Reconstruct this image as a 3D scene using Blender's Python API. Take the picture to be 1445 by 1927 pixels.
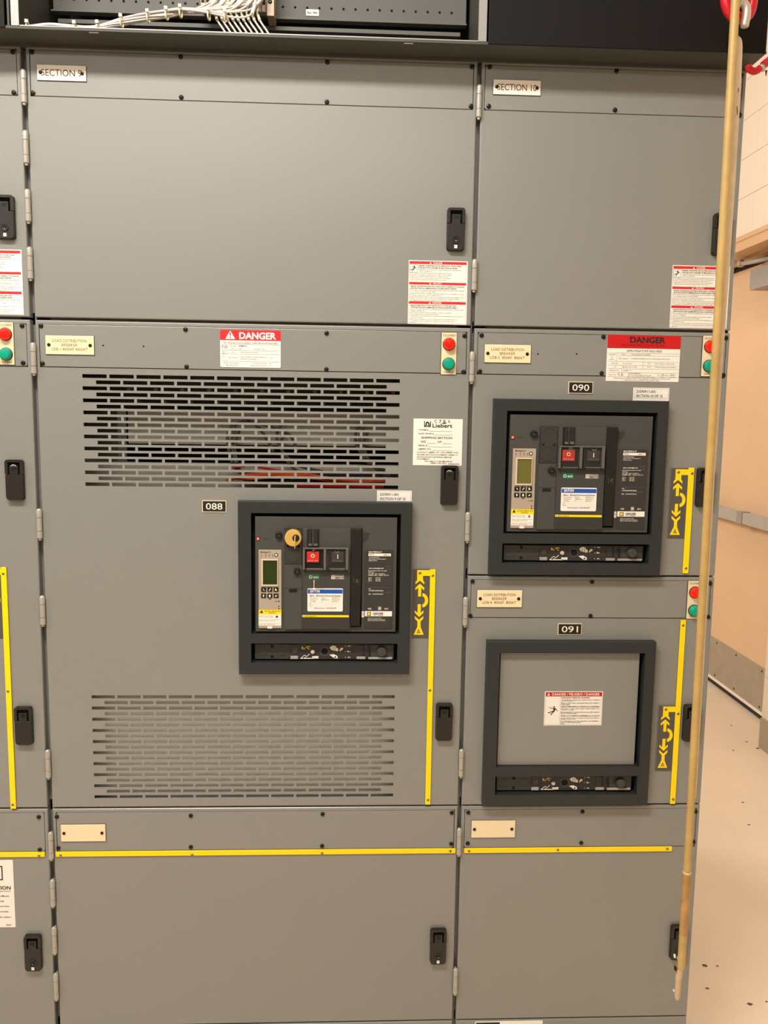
import bpy, math, random
from mathutils import Vector, Matrix
random.seed(7)
for o in list(bpy.data.objects): bpy.data.objects.remove(o)
SC = bpy.context.scene
COL = SC.collection

# ------------------------------------------------------------------ camera
W, H, F = 1445.0, 1927.0, 1560.0
CAM = Vector((0.6512, -1.7844, 1.6297))
YAW, PITCH, ROLL = -0.0444, -0.12095, 0.0146
CR = (Matrix.Rotation(YAW, 3, 'Z') @ Matrix.Rotation(PITCH, 3, 'X')
      @ Matrix(((1, 0, 0), (0, 0, -1), (0, 1, 0))) @ Matrix.Rotation(ROLL, 3, 'Z'))
cd = bpy.data.cameras.new('camera'); cd.sensor_fit = 'HORIZONTAL'; cd.sensor_width = 36.0
cd.lens = F * 36.0 / W; cd.clip_start = 0.05; cd.clip_end = 60
cam = bpy.data.objects.new('camera', cd); COL.objects.link(cam)
cam.matrix_world = Matrix.Translation(CAM) @ CR.to_4x4()
SC.camera = cam

# ------------------------------------------------------------------ light
SC.view_settings.view_transform = 'Standard'; SC.view_settings.look = 'None'
SC.view_settings.gamma = 1.0; SC.view_settings.use_curve_mapping = False
SC.view_settings.exposure = 0.0
wd = bpy.data.worlds.new('world'); SC.world = wd; wd.use_nodes = True
wd.node_tree.nodes['Background'].inputs[0].default_value = (1.0, 0.97, 0.92, 1)
wd.node_tree.nodes['Background'].inputs[1].default_value = 0.07
def area(name, loc, size, size_y, power, target=None, col=(1, 0.937, 0.838)):
    l = bpy.data.lights.new(name, 'AREA'); l.shape = 'RECTANGLE'; l.size = size; l.size_y = size_y
    l.energy = power; l.color = col
    o = bpy.data.objects.new(name, l); COL.objects.link(o); o.location = loc
    if target is not None:
        o.rotation_euler = (Vector(target) - Vector(loc)).to_track_quat('-Z', 'Y').to_euler()
    return o
# ceiling lamps over the front aisle (stronger to the left) plus added lights: rear sheen and passage fill
area('aisle_lamp', (0.0, -1.42, 3.4), 1.4, 0.35, 94)
area('aisle_lamp', (-2.3, -1.3, 3.4), 1.2, 0.35, 50)
area('rear_sheen_light', (-0.95, -3.1, 3.1), 4.7, 0.16, 26, (-0.95, 0, 1.9))  # unseen row added behind the camera to put a sheen on the doors
area('passage_fill', (-1.9, 4.2, 3.5), 1.6, 1.2, 128, (2.8, 2.8, 0.3))  # added light behind the cabinets, aimed to brighten the exit door
area('passage_fill', (1.8, 0.95, 4.0), 0.5, 1.2, 40)  # added to brighten the passage floor and lower door

# ------------------------------------------------------------------ helpers
def P(px, py, Y=0.0):
    d = CR @ Vector(((px - W / 2) / F, -(py - H / 2) / F, -1.0))
    t = (Y - CAM.y) / d.y
    return CAM + d * t
def PX(px, py, X):
    d = CR @ Vector(((px - W / 2) / F, -(py - H / 2) / F, -1.0))
    return CAM + d * ((X - CAM.x) / d.x)
def lin(c):
    c = c / 255.0
    return c / 12.92 if c <= 0.04045 else ((c + 0.055) / 1.055) ** 2.4
def rgb(r, g, b): return (lin(r), lin(g), lin(b), 1.0)

MATS = {}
def mat(name, col, rough=0.5, metal=0.0, grain=0.0, gscale=400.0, bump=0.0, emit=0.0, var=0.0, vscale=3.0, spec=0.5, alpha=1.0, trans=0.0):
    m = bpy.data.materials.new(name); m.use_nodes = True
    nt = m.node_tree; b = nt.nodes['Principled BSDF']
    b.inputs['Base Color'].default_value = rgb(*col); b.inputs['Roughness'].default_value = rough
    b.inputs['Metallic'].default_value = metal
    b.inputs['Specular IOR Level'].default_value = spec
    if trans: b.inputs['Transmission Weight'].default_value = trans
    if alpha < 1: b.inputs['Alpha'].default_value = alpha
    if emit:
        b.inputs['Emission Color'].default_value = rgb(*col); b.inputs['Emission Strength'].default_value = emit
    if grain or bump or var:
        tc = nt.nodes.new('ShaderNodeTexCoord')
        n = nt.nodes.new('ShaderNodeTexNoise'); n.inputs['Scale'].default_value = gscale; n.inputs['Detail'].default_value = 2
        nt.links.new(tc.outputs['Object'], n.inputs['Vector'])
        last = None
        if grain:
            mx = nt.nodes.new('ShaderNodeMix'); mx.data_type = 'RGBA'
            k1, k2 = 1 - grain, 1 + grain
            c = rgb(*col)
            mx.inputs[6].default_value = (c[0] * k1, c[1] * k1, c[2] * k1, 1)
            mx.inputs[7].default_value = (c[0] * k2, c[1] * k2, c[2] * k2, 1)
            nt.links.new(n.outputs['Fac'], mx.inputs[0]); last = mx.outputs[2]
        if var:
            n2 = nt.nodes.new('ShaderNodeTexNoise'); n2.inputs['Scale'].default_value = vscale; n2.inputs['Detail'].default_value = 3
            nt.links.new(tc.outputs['Object'], n2.inputs['Vector'])
            mr = nt.nodes.new('ShaderNodeMapRange'); mr.inputs[1].default_value = 0.3; mr.inputs[2].default_value = 0.7
            mr.inputs[3].default_value = 1 - var; mr.inputs[4].default_value = 1 + var
            nt.links.new(n2.outputs['Fac'], mr.inputs[0])
            m2 = nt.nodes.new('ShaderNodeVectorMath'); m2.operation = 'SCALE'
            if last is not None: nt.links.new(last, m2.inputs[0])
            else: m2.inputs[0].default_value = rgb(*col)[:3]
            nt.links.new(mr.outputs[0], m2.inputs['Scale']); last = m2.outputs[0]
        if last is not None: nt.links.new(last, b.inputs['Base Color'])
        if bump:
            bp = nt.nodes.new('ShaderNodeBump'); bp.inputs['Strength'].default_value = bump; bp.inputs['Distance'].default_value = 0.0006
            nt.links.new(n.outputs['Fac'], bp.inputs['Height']); nt.links.new(bp.outputs[0], b.inputs['Normal'])
    MATS[name] = m
    return m
PAINT = mat('cabinet_paint', (134, 134, 130), 0.3, grain=0.05, gscale=500, bump=0.12, var=0.02, vscale=2, spec=0.75)
PAINT_IN = mat('inner_paint', (140, 138, 133), 0.55)
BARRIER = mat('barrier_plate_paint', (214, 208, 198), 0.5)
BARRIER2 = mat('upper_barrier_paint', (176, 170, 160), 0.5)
SHADE = mat('wireway_shaded_grey', (68, 68, 63), 0.6, grain=0.03)  # darker than the cabinet grey: shade under the overhang put into the colour
PANELM = mat('mounting_panel_paint', (98, 96, 93), 0.6, grain=0.03)
ROOMW = mat('far_wall_paint', (140, 137, 131), 0.7)
BLACKCOVER = mat('black_cover', (18, 16, 17), 0.6, grain=0.05, spec=0.2)
VOID = mat('dark_interior', (22, 22, 22), 0.8)
SCREW = mat('black_screw', (22, 20, 18), 0.35, metal=0.3)
GREYSCREW = mat('plated_screw', (150, 140, 110), 0.35, metal=0.9)
ZINC = mat('hinge_metal', (172, 169, 160), 0.35, metal=0.2)
STEELPALE = mat('lit_edge_metal', (158, 157, 156), 0.35, metal=0.3)  # pale tone: light caught along the sheet edges is put into the colour
LATCH = mat('latch_plastic', (31, 27, 24), 0.45, grain=0.06)
BLACK = mat('black_plastic', (12, 11, 11), 0.5)
LIPS = mat('lip_highlight', (168, 163, 152), 0.4)  # lighter grey paints the highlight on the lower lips of the strip
MIMICP = mat('mimic_plate_grey', (84, 80, 77), 0.5)
DEEP = mat('black_recess', (5, 5, 5), 0.9)
BEZEL = mat('bezel_plastic', (37, 41, 43), 0.5, grain=0.08, gscale=250, bump=0.1)
FACE = mat('breaker_plastic', (66, 66, 64), 0.55, grain=0.05, gscale=300)
FACE2 = mat('breaker_module_plastic', (60, 60, 59), 0.5)
PLATE = mat('dark_plate', (50, 49, 48), 0.5)
WHITE = mat('white_sticker', (240, 236, 228), 0.5)
CREAM = mat('cream_nameplate', (238, 220, 180), 0.45)
CREAMW = mat('white_nameplate', (248, 238, 224), 0.4)
INK = mat('black_ink', (24, 20, 20), 0.6)
INKGREY = mat('grey_ink', (120, 112, 108), 0.6)
INKTAN = mat('engraved_ink', (104, 82, 54), 0.6)
RED = mat('label_red', (214, 30, 38), 0.5)
REDD = mat('deep_red', (196, 4, 12), 0.5)
REDDD = mat('dark_red_ink', (120, 8, 10), 0.5)
YELLOW = mat('mimic_yellow', (255, 222, 0), 0.4)
BLUE = mat('sticker_blue', (18, 84, 178), 0.5)
REDLENS = mat('red_lens', (250, 28, 6), 0.25, emit=0.15)
GREENLENS = mat('green_lens', (0, 160, 132), 0.25)
REDBTN = mat('red_button', (205, 44, 30), 0.4)
GREENBTN = mat('green_flag', (20, 120, 88), 0.5)
TAUPE = mat('trip_unit_taupe', (172, 157, 140), 0.5)
TAUPEL = mat('trip_unit_frame', (205, 192, 168), 0.45)
LCD = mat('dark_screen', (42, 54, 10), 0.25)
LCDLIT = mat('lit_screen', (104, 102, 48), 0.3)
BRASS = mat('brass', (224, 186, 98), 0.35, metal=0.3)
GUARD = mat('clear_guard', (100, 96, 90), 0.3, alpha=0.07, spec=0.2)
GUARDRIM = mat('guard_rim', (98, 95, 90), 0.3)
LED = mat('red_led', (255, 90, 80), 0.3, emit=1.0)
PINK = mat('pale_button', (196, 180, 172), 0.4)
WIRE = mat('white_wire', (226, 214, 206), 0.45)
TIE = mat('cable_tie_nylon', (246, 238, 206), 0.4)
BEIGE = mat('terminal_beige', (206, 184, 158), 0.5)
ORANGE = mat('orange_cable', (220, 86, 30), 0.45)
REDCABLE = mat('red_cable', (190, 30, 30), 0.5)
SLEEVE = mat('braided_sleeve', (70, 66, 60), 0.6)
WOOD = mat('pole_tan', (192, 160, 98), 0.38, grain=0.10, gscale=60, var=0.12, vscale=9)
WOODPALE = mat('pole_pale', (228, 206, 172), 0.42, grain=0.06, gscale=80, var=0.1, vscale=12)
WOODTIP = mat('pole_tip', (206, 180, 142), 0.5, grain=0.06, gscale=80)
WOODGRIP = mat('pole_grip', (180, 138, 82), 0.35, grain=0.2, gscale=30, var=0.18, vscale=25)
HOOKRED = mat('hook_red', (206, 24, 40), 0.35)
HOOKMETAL = mat('hook_metal', (206, 196, 182), 0.35, metal=0.5)
WALLP = mat('block_paint', (232, 216, 196), 0.6, grain=0.03, gscale=120, bump=0.5)
MORTAR = mat('block_joint', (236, 219, 195), 0.8)
CEIL = mat('ceiling_paint', (225, 215, 200), 0.8)
DOORP = mat('door_peach', (230, 193, 155), 0.75, grain=0.02, var=0.02, vscale=4)
FRAMEP = mat('door_frame_tan', (214, 172, 130), 0.45)
STEEL = mat('brushed_steel', (182, 178, 170), 0.55, metal=0.15, grain=0.05)
KICK = mat('kick_plate_steel', (172, 158, 138), 0.7, metal=0.05, var=0.06, vscale=14)
CLOSER = mat('closer_grey', (158, 152, 146), 0.45)
BASEB = mat('baseboard_taupe', (170, 152, 130), 0.6)
FLOORM = mat('floor_sealer', (233, 213, 190), 0.35, grain=0.02, gscale=60, var=0.04, vscale=3)
SPECK = mat('floor_debris', (104, 78, 60), 0.9)

class MB:
    def __init__(s): s.v = []; s.f = []; s.fm = []; s.mats = []; s.cur = 0; s.ff = []
    def use(s, m):
        if m not in s.mats: s.mats.append(m)
        s.cur = s.mats.index(m); return s
    def face(s, pts):
        b = len(s.v); s.v += [tuple(p) for p in pts]; s.f.append(tuple(range(b, b + len(pts)))); s.fm.append(s.cur)
    def idx(s, vs, fs):
        b = len(s.v); s.v += [tuple(p) for p in vs]
        for f in fs: s.f.append(tuple(b + i for i in f)); s.fm.append(s.cur)
    def box(s, x0, x1, y0, y1, z0, z1):
        vs = [(x, y, z) for x in (x0, x1) for y in (y0, y1) for z in (z0, z1)]
        s.idx(vs, [(0, 4, 5, 1), (2, 3, 7, 6), (0, 1, 3, 2), (4, 6, 7, 5), (0, 2, 6, 4), (1, 5, 7, 3)])
    def prism(s, poly, y0, y1, bev=0.0):
        # poly: (x,z) counter-clockwise seen from the front; front at y0, back at y1
        a = sum(poly[i][0] * poly[(i + 1) % len(poly)][1] - poly[(i + 1) % len(poly)][0] * poly[i][1] for i in range(len(poly)))
        if a < 0: poly = poly[::-1]
        n = len(poly)
        rings = []
        if bev:
            xs = [p[0] for p in poly]; zs = [p[1] for p in poly]
            cx, cz = (min(xs) + max(xs)) / 2, (min(zs) + max(zs)) / 2
            hx, hz = max((max(xs) - min(xs)) / 2, 1e-6), max((max(zs) - min(zs)) / 2, 1e-6)
            for k, d in ((1.0, 0.0), (0.293, 0.293), (0.0, 1.0)):
                kx, kz = 1 - bev * k / hx, 1 - bev * k / hz
                rings.append([(cx + (p[0] - cx) * kx, y0 + bev * d, cz + (p[1] - cz) * kz) for p in poly])
        else:
            rings.append([(p[0], y0, p[1]) for p in poly])
        rings.append([(p[0], y1, p[1]) for p in poly])
        vs = [p for r in rings for p in r]
        fs = [tuple(range(n))]
        for r in range(len(rings) - 1):
            for i in range(n):
                j = (i + 1) % n
                fs.append((r * n + i, (r + 1) * n + i, (r + 1) * n + j, r * n + j))
        fs.append(tuple(range((len(rings) - 1) * n + n - 1, (len(rings) - 1) * n - 1, -1)))
        s.idx(vs, fs)
    def plate(s, x0, x1, z0, z1, y0, y1, r=0.0, bev=0.0, n=4):
        s.prism(rrect(x0, x1, z0, z1, r, n), y0, y1, bev)
    def flat(s, poly, y):
        a = sum(poly[i][0] * poly[(i + 1) % len(poly)][1] - poly[(i + 1) % len(poly)][0] * poly[i][1] for i in range(len(poly)))
        if a < 0: poly = poly[::-1]
        s.face([(p[0], y, p[1]) for p in poly])
    def rect(s, x0, x1, z0, z1, y): s.flat([(x0, z0), (x1, z0), (x1, z1), (x0, z1)], y)
    def line(s, p, q, w, y):
        dx, dz = q[0] - p[0], q[1] - p[1]; L = math.hypot(dx, dz) or 1; nx, nz = -dz / L * w / 2, dx / L * w / 2
        s.flat([(p[0] + nx, p[1] + nz), (q[0] + nx, q[1] + nz), (q[0] - nx, q[1] - nz), (p[0] - nx, p[1] - nz)], y)
    def outline(s, x0, x1, z0, z1, w, y):
        s.rect(x0, x1, z1 - w, z1, y); s.rect(x0, x1, z0, z0 + w, y); s.rect(x0, x0 + w, z0 + w, z1 - w, y); s.rect(x1 - w, x1, z0 + w, z1 - w, y)
    def disc(s, x, z, r, y, n=18, rz=None):
        s.flat([(x + r * math.cos(2 * math.pi * i / n), z + (rz or r) * math.sin(2 * math.pi * i / n)) for i in range(n)], y)
    def annulus(s, x, z, r0, r1, y, a0=0, a1=360, n=24):
        for i in range(n):
            a = math.radians(a0 + (a1 - a0) * i / n); b = math.radians(a0 + (a1 - a0) * (i + 1) / n)
            s.flat([(x + r0 * math.cos(a), z + r0 * math.sin(a)), (x + r1 * math.cos(a), z + r1 * math.sin(a)),
                    (x + r1 * math.cos(b), z + r1 * math.sin(b)), (x + r0 * math.cos(b), z + r0 * math.sin(b))], y)
    def lathe(s, x, z, prof, n=20):
        # prof: (radius, y) from the front axis to the back
        vs = []; fs = []
        for r, y in prof:
            for i in range(n):
                a = 2 * math.pi * i / n; vs.append((x + r * math.cos(a), y, z + r * math.sin(a)))
        for k in range(len(prof) - 1):
            for i in range(n):
                j = (i + 1) % n; fs.append((k * n + i, (k + 1) * n + i, (k + 1) * n + j, k * n + j))
        s.ff += range(len(s.f), len(s.f) + len(fs)); fs.append(tuple(range(n))); s.idx(vs, fs)
    def tube(s, pts, rad, n=8, cap=True):
        pts = [Vector(p) for p in pts]; m = len(pts)
        rs = rad if isinstance(rad, (list, tuple)) else [rad] * m
        t0 = (pts[1] - pts[0]).normalized()
        up = Vector((0, 1, 0)) if abs(t0.y) < 0.9 else Vector((1, 0, 0))
        nrm = (up - t0 * up.dot(t0)).normalized()
        vs = []; fs = []
        for k in range(m):
            if k == 0: t = t0
            elif k == m - 1: t = (pts[k] - pts[k - 1]).normalized()
            else: t = (pts[k + 1] - pts[k - 1]).normalized()
            nrm = (nrm - t * nrm.dot(t)).normalized(); bn = t.cross(nrm)
            for i in range(n):
                a = 2 * math.pi * i / n
                vs.append(pts[k] + (nrm * math.cos(a) + bn * math.sin(a)) * rs[k])
        for k in range(m - 1):
            for i in range(n):
                j = (i + 1) % n; fs.append((k * n + i, k * n + j, (k + 1) * n + j, (k + 1) * n + i))
        s.ff += range(len(s.f), len(s.f) + len(fs))
        if cap: fs.append(tuple(range(n - 1, -1, -1))); fs.append(tuple(range((m - 1) * n, m * n)))
        s.idx(vs, fs)
    def sheet(s, x0, x1, z0, z1, y0, y1, holes=(), r=0.0, hole_back=None):
        # flat front with rectangular holes, rounded outer edge of radius r, sides back to y1
        hb = y1 if hole_back is None else hole_back
        X0, X1, Z0, Z1 = x0 + r, x1 - r, z0 + r, z1 - r
        zs = sorted(set([Z0, Z1] + [h[2] for h in holes] + [h[3] for h in holes]))
        for a, b in zip(zs[:-1], zs[1:]):
            if b - a < 1e-7: continue
            zm = (a + b) / 2; spans = sorted((h[0], h[1]) for h in holes if h[2] < zm < h[3])
            x = X0
            for p, q in spans:
                if p > x + 1e-7: s.rect(x, p, a, b, y0)
                x = q
            if X1 > x: s.rect(x, X1, a, b, y0)
        for a, b, c, d in holes:
            s.face([(a, y0, c), (a, y0, d), (a, hb, d), (a, hb, c)]); s.face([(b, y0, d), (b, y0, c), (b, hb, c), (b, hb, d)])
            s.face([(a, y0, d), (b, y0, d), (b, hb, d), (a, hb, d)]); s.face([(b, y0, c), (a, y0, c), (a, hb, c), (b, hb, c)])
        rings = []
        if r:
            for k in range(4):
                t = math.pi / 2 * k / 3; ins = r * (1 - math.sin(t)); y = y0 + r * (1 - math.cos(t)); rings.append((ins, y))
        else: rings.append((0, y0))
        rings.append((0, y1))
        for (i0, ya), (i1, yb) in zip(rings[:-1], rings[1:]):
            A = [(x0 + i0, z0 + i0), (x1 - i0, z0 + i0), (x1 - i0, z1 - i0), (x0 + i0, z1 - i0)]
            B = [(x0 + i1, z0 + i1), (x1 - i1, z0 + i1), (x1 - i1, z1 - i1), (x0 + i1, z1 - i1)]
            for k in range(4):
                j = (k + 1) % 4
                s.face([(A[k][0], ya, A[k][1]), (B[k][0], yb, B[k][1]), (B[j][0], yb, B[j][1]), (A[j][0], ya, A[j][1])])
    def text(s, st, x0, x1, z0, z1, y, bold=0.0, align='fit', res=2):
        # letters fitted in a box: 'fit' stretches to the box, 'l','c','r' keep the letter shape (squeezed if too long)
        vs, fs, bb = glyphs(st, bold, res)
        if not vs: return
        w, h = bb[1] - bb[0], bb[3] - bb[2]
        kz = (z1 - z0) / CAPH; kx = kz * 0.95
        if align == 'fit': kx = (x1 - x0) / w
        elif w * kx > x1 - x0: kx = (x1 - x0) / w
        L = w * kx
        ox = {'fit': x0, 'l': x0, 'r': x1 - L, 'c': (x0 + x1 - L) / 2}[align]
        s.idx([(ox + (p[0] - bb[0]) * kx, y, z0 + p[1] * kz) for p in vs], fs)
    def para(s, lines, x0, x1, ztop, lh, y, bold=0.0, align='l', cap=0.62, res=1):
        for i, l in enumerate(lines):
            zb = ztop - lh * i - lh * (0.5 + cap / 2)
            if l: s.text(l, x0, x1, zb, zb + lh * cap, y, bold, align, res)
    def mesh(s, name, off=(0, 0, 0)):
        me = bpy.data.meshes.new(name)
        me.from_pydata([(p[0] - off[0], p[1] - off[1], p[2] - off[2]) for p in s.v], [], s.f)
        for m in s.mats: me.materials.append(m)
        me.polygons.foreach_set('material_index', s.fm)
        me.polygons.foreach_set('use_smooth', [True] * len(s.f))
        me.update()
        import bmesh
        if len(s.f) < 6000:
            bm = bmesh.new(); bm.from_mesh(me); bmesh.ops.remove_doubles(bm, verts=bm.verts, dist=1e-6); bm.to_mesh(me); bm.free()
        me.set_sharp_from_angle(angle=math.radians(34))
        # only the round sides of tubes and turned parts are smooth; every plate and box face stays flat
        if len(me.polygons) == len(s.f):
            sm = [False] * len(s.f)
            for i in s.ff: sm[i] = True
            me.polygons.foreach_set('use_smooth', sm)
        return me
def rrect(x0, x1, z0, z1, r=0.0, n=4):
    if r <= 0: return [(x0, z0), (x1, z0), (x1, z1), (x0, z1)]
    out = []
    for cx, cz, a0 in ((x1 - r, z0 + r, -90), (x1 - r, z1 - r, 0), (x0 + r, z1 - r, 90), (x0 + r, z0 + r, 180)):
        for k in range(n + 1):
            a = math.radians(a0 + 90 * k / n); out.append((cx + r * math.cos(a), cz + r * math.sin(a)))
    return out
_G = {}
CAPH = 0.7
def glyphs(st, bold=0.0, res=2):
    key = (st, bold, res)
    if key in _G: return _G[key]
    cu = bpy.data.curves.new('lettering', 'FONT'); cu.body = st; cu.size = 1.0; cu.resolution_u = res; cu.offset = bold; cu.fill_mode = 'FRONT'
    ob = bpy.data.objects.new('lettering', cu)
    me = bpy.data.meshes.new_from_object(ob)
    vs = [(v.co.x, v.co.y) for v in me.vertices]; fs = [tuple(p.vertices) for p in me.polygons]
    nz = [p.normal.z for p in me.polygons]
    fs = [f if z > 0 else f[::-1] for f, z in zip(fs, nz)]
    bpy.data.objects.remove(ob); bpy.data.curves.remove(cu); bpy.data.meshes.remove(me)
    bb = (min(v[0] for v in vs), max(v[0] for v in vs), min(v[1] for v in vs), max(v[1] for v in vs)) if vs else None
    _G[key] = (vs, fs, bb); return _G[key]
_g = glyphs('H'); CAPH = _g[2][3] - _g[2][2]

WLOC = {}
def thing(name, label, cat, loc=(0, 0, 0), group=None):
    o = bpy.data.objects.new(name, None); COL.objects.link(o); o.location = loc; o.empty_display_size = 0.05
    o['label'] = label; o['category'] = cat
    if group: o['group'] = group
    WLOC[o.name] = Vector(loc); return o
def obj(name, mb, parent=None, at=None, label=None, kind=None):
    # an MB in world coordinates (at=None: its own centre is the origin) or in local coordinates placed at 'at'
    if isinstance(mb, MB):
        if at is None:
            xs = [p[0] for p in mb.v]; ys = [p[1] for p in mb.v]; zs = [p[2] for p in mb.v]
            at = Vector(((min(xs) + max(xs)) / 2, (min(ys) + max(ys)) / 2, (min(zs) + max(zs)) / 2))
            me = mb.mesh(name, at)
        else: me = mb.mesh(name)
    else: me = mb
    o = bpy.data.objects.new(name, me); COL.objects.link(o)
    at = Vector(at)
    if parent: o.parent = parent; o.location = at - WLOC[parent.name]
    else: o.location = at
    WLOC[o.name] = at
    if label: o['label'] = label
    if kind: o['kind'] = kind
    return o
def tag(o, label, cat, group=None):
    o['label'] = label; o['category'] = cat
    if group: o['group'] = group
    return o
def box_obj(name, b, m, parent=None, kind=None):
    mb = MB().use(m); mb.box(*b); return obj(name, mb, parent, kind=kind)

# ------------------------------------------------------------------ room
fl = MB().use(FLOORM); fl.box(-4, 5, -4.2, 6, -0.1, 0.0); obj('floor', fl, kind='structure')
ce = MB().use(CEIL); ce.box(-4, 5, -4.2, 6, 4.3, 4.4); obj('ceiling', ce, kind='structure')
box_obj('wall_left', (-4.1, -4, -4.2, 6, 0, 4.3), ROOMW, kind='structure')
box_obj('wall_back', (-4, 5, 6, 6.1, 0, 4.3), WALLP, kind='structure')
box_obj('wall_front', (-4, 5, -4.3, -4.2, 0, 4.3), ROOMW, kind='structure')
# right wall with a recessed door; blocks of the course lines are parts
XW, XD = 2.71, 2.89
YJ0, YJ1, ZH = 2.085, 3.62, 2.565
wr = MB().use(MORTAR)
wr.box(XW + 0.004, XW + 0.25, -4.2, YJ0 - 0.002, 0, 4.3); wr.box(XW + 0.004, XW + 0.25, YJ1, 6, 0, 4.3); wr.box(XW + 0.004, XW + 0.25, YJ0 - 0.002, YJ1, ZH + 0.004, 4.3)
wall = obj('wall_right', wr, kind='structure')
BLK = MB().use(WALLP); BLK.use(WALLP)
def block_mesh(L):
    b = MB().use(WALLP); e = 0.0016
    h = 0.2007
    x0, x1, xm = 0.0, 0.02, e
    A = [(xm - e, e, e), (xm - e, L - e, e), (xm - e, L - e, h - e), (xm - e, e, h - e)]
    B = [(x1, 0.0007, 0.0007), (x1, L - 0.0007, 0.0007), (x1, L - 0.0007, h - 0.0007), (x1, 0.0007, h - 0.0007)]
    C = [(xm, 0.0007, 0.0007), (xm, L - 0.0007, 0.0007), (xm, L - 0.0007, h - 0.0007), (xm, 0.0007, h - 0.0007)]
    b.face([A[3], A[2], A[1], A[0]])
    for k in range(4):
        j = (k + 1) % 4; b.face([A[k], A[j], C[j], C[k]]); b.face([C[k], C[j], B[j], B[k]])
    return b.mesh('block')
bm_full = block_mesh(0.4064); bm_half = block_mesh(0.2032)
zc = 2.567
k = 0
while zc < 4.09:
    y = -1.9448 + (0.2032 if k % 2 else 0.0)
    while y < 4.0:
        obj('block', bm_full, wall, at=(XW - 0.001, y, zc)); y += 0.4064
    zc += 0.2007; k += 1
for k in range(12):
    z = 0.16 + k * 0.2007
    y = YJ0 - 0.4064 - (0.2032 if k % 2 else 0.0)
    if k % 2: obj('block', bm_half, wall, at=(XW - 0.001, YJ0 - 0.2032, z))
    for q in range(9):
        obj('block', bm_full, wall, at=(XW - 0.001, y - q * 0.4064, z))
bb = MB().use(BASEB); bb.box(XW - 0.006, XW + 0.2, -4.2, YJ0 + 0.001, 0, 0.15); obj('baseboard_right', bb, kind='structure')
# door frame (trim) and door
tr = MB().use(FRAMEP)
tr.box(XW - 0.012, XW + 0.02, YJ0 + 0.0, YJ1, ZH - 0.072, ZH + 0.002)
tr.box(XW - 0.016, XW - 0.012, YJ0 + 0.0, YJ1, ZH - 0.022, ZH + 0.002)
tr.box(XW + 0.02, XW + 0.22, YJ0, YJ1, ZH - 0.072, ZH - 0.03)
tr.box(XW + 0.10, XW + 0.16, YJ0 + 0.03, YJ1, ZH - 0.085, ZH - 0.072)
obj('trim_1', tr, kind='structure')
tj = MB().use(WALLP); tj.box(XW + 0.004, XW + 0.22, YJ0 - 0.002, YJ0 + 0.004, 0.0, ZH); obj('trim_2', tj, kind='structure')
dr = thing('door_1', 'peach painted steel exit door in the right wall', 'door', (XD, (YJ0 + YJ1) / 2, 0)); del dr['category']; del dr['label']; dr['kind'] = 'structure'
d = MB().use(DOORP); d.box(XD, XD + 0.045, YJ0 + 0.01, YJ1 - 0.01, 0.045, 2.455); obj('door_leaf', d, dr)
d = MB().use(CREAMW); d.box(XD - 0.004, XD + 0.02, YJ0 + 0.012, YJ1 - 0.012, 0.032, 0.05); obj('door_sweep', d, dr)
d = MB().use(BLACK); d.box(XD + 0.01, XD + 0.04, YJ0 + 0.008, YJ1 - 0.008, 0.0, 0.032); d.box(XD + 0.01, XD + 0.04, YJ0 + 0.008, YJ1 - 0.008, 2.455, ZH - 0.06); obj('door_gap_shade', d, dr)  # black boxes stand in for the dark gaps above and below the leaf
kp = MB().use(KICK); kp.box(XD - 0.002, XD, YJ0 + 0.03, YJ1 - 0.03, 0.05, 0.292); kpo = obj('kick_plate', kp, dr)
for yy in (2.2, 2.45, 2.75, 3.0):
    for zz in (0.07, 0.27):
        s = MB().use(SCREW); s.box(XD - 0.004, XD - 0.002, yy - 0.005, yy + 0.005, zz - 0.005, zz + 0.005); obj('screw', s, kpo)
cb = MB().use(STEEL)
cb.box(XD - 0.075, XD - 0.03, YJ0 + 0.05, YJ1 - 0.1, 1.045, 1.105); cb.box(XD - 0.03, XD, YJ0 + 0.05, YJ1 - 0.1, 1.055, 1.095)
cbo = obj('crash_bar', cb, dr)
cb = MB().use(CLOSER); cb.box(XD - 0.079, XD - 0.029, 2.64, 2.70, 1.041, 1.109); obj('end_cap', cb, cbo)
cl = MB().use(CLOSER); cl.box(XD - 0.10, XD, 2.42, 2.68, 2.30, 2.405); clo = obj('door_closer', cl, dr)
ar = MB().use(STEEL)
ar.tube([(XD - 0.06, 2.52, 2.41), (XD - 0.06, 2.52, 2.445)], 0.016, 10)
ar.tube([(XD - 0.07, 2.52, 2.44), (XD - 0.11, 2.78, 2.455)], [0.014, 0.011], 8)
ar.tube([(XD - 0.11, 2.78, 2.44), (XD - 0.11, 2.78, 2.475)], 0.018, 10)
obj('closer_arm', ar, clo)
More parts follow.
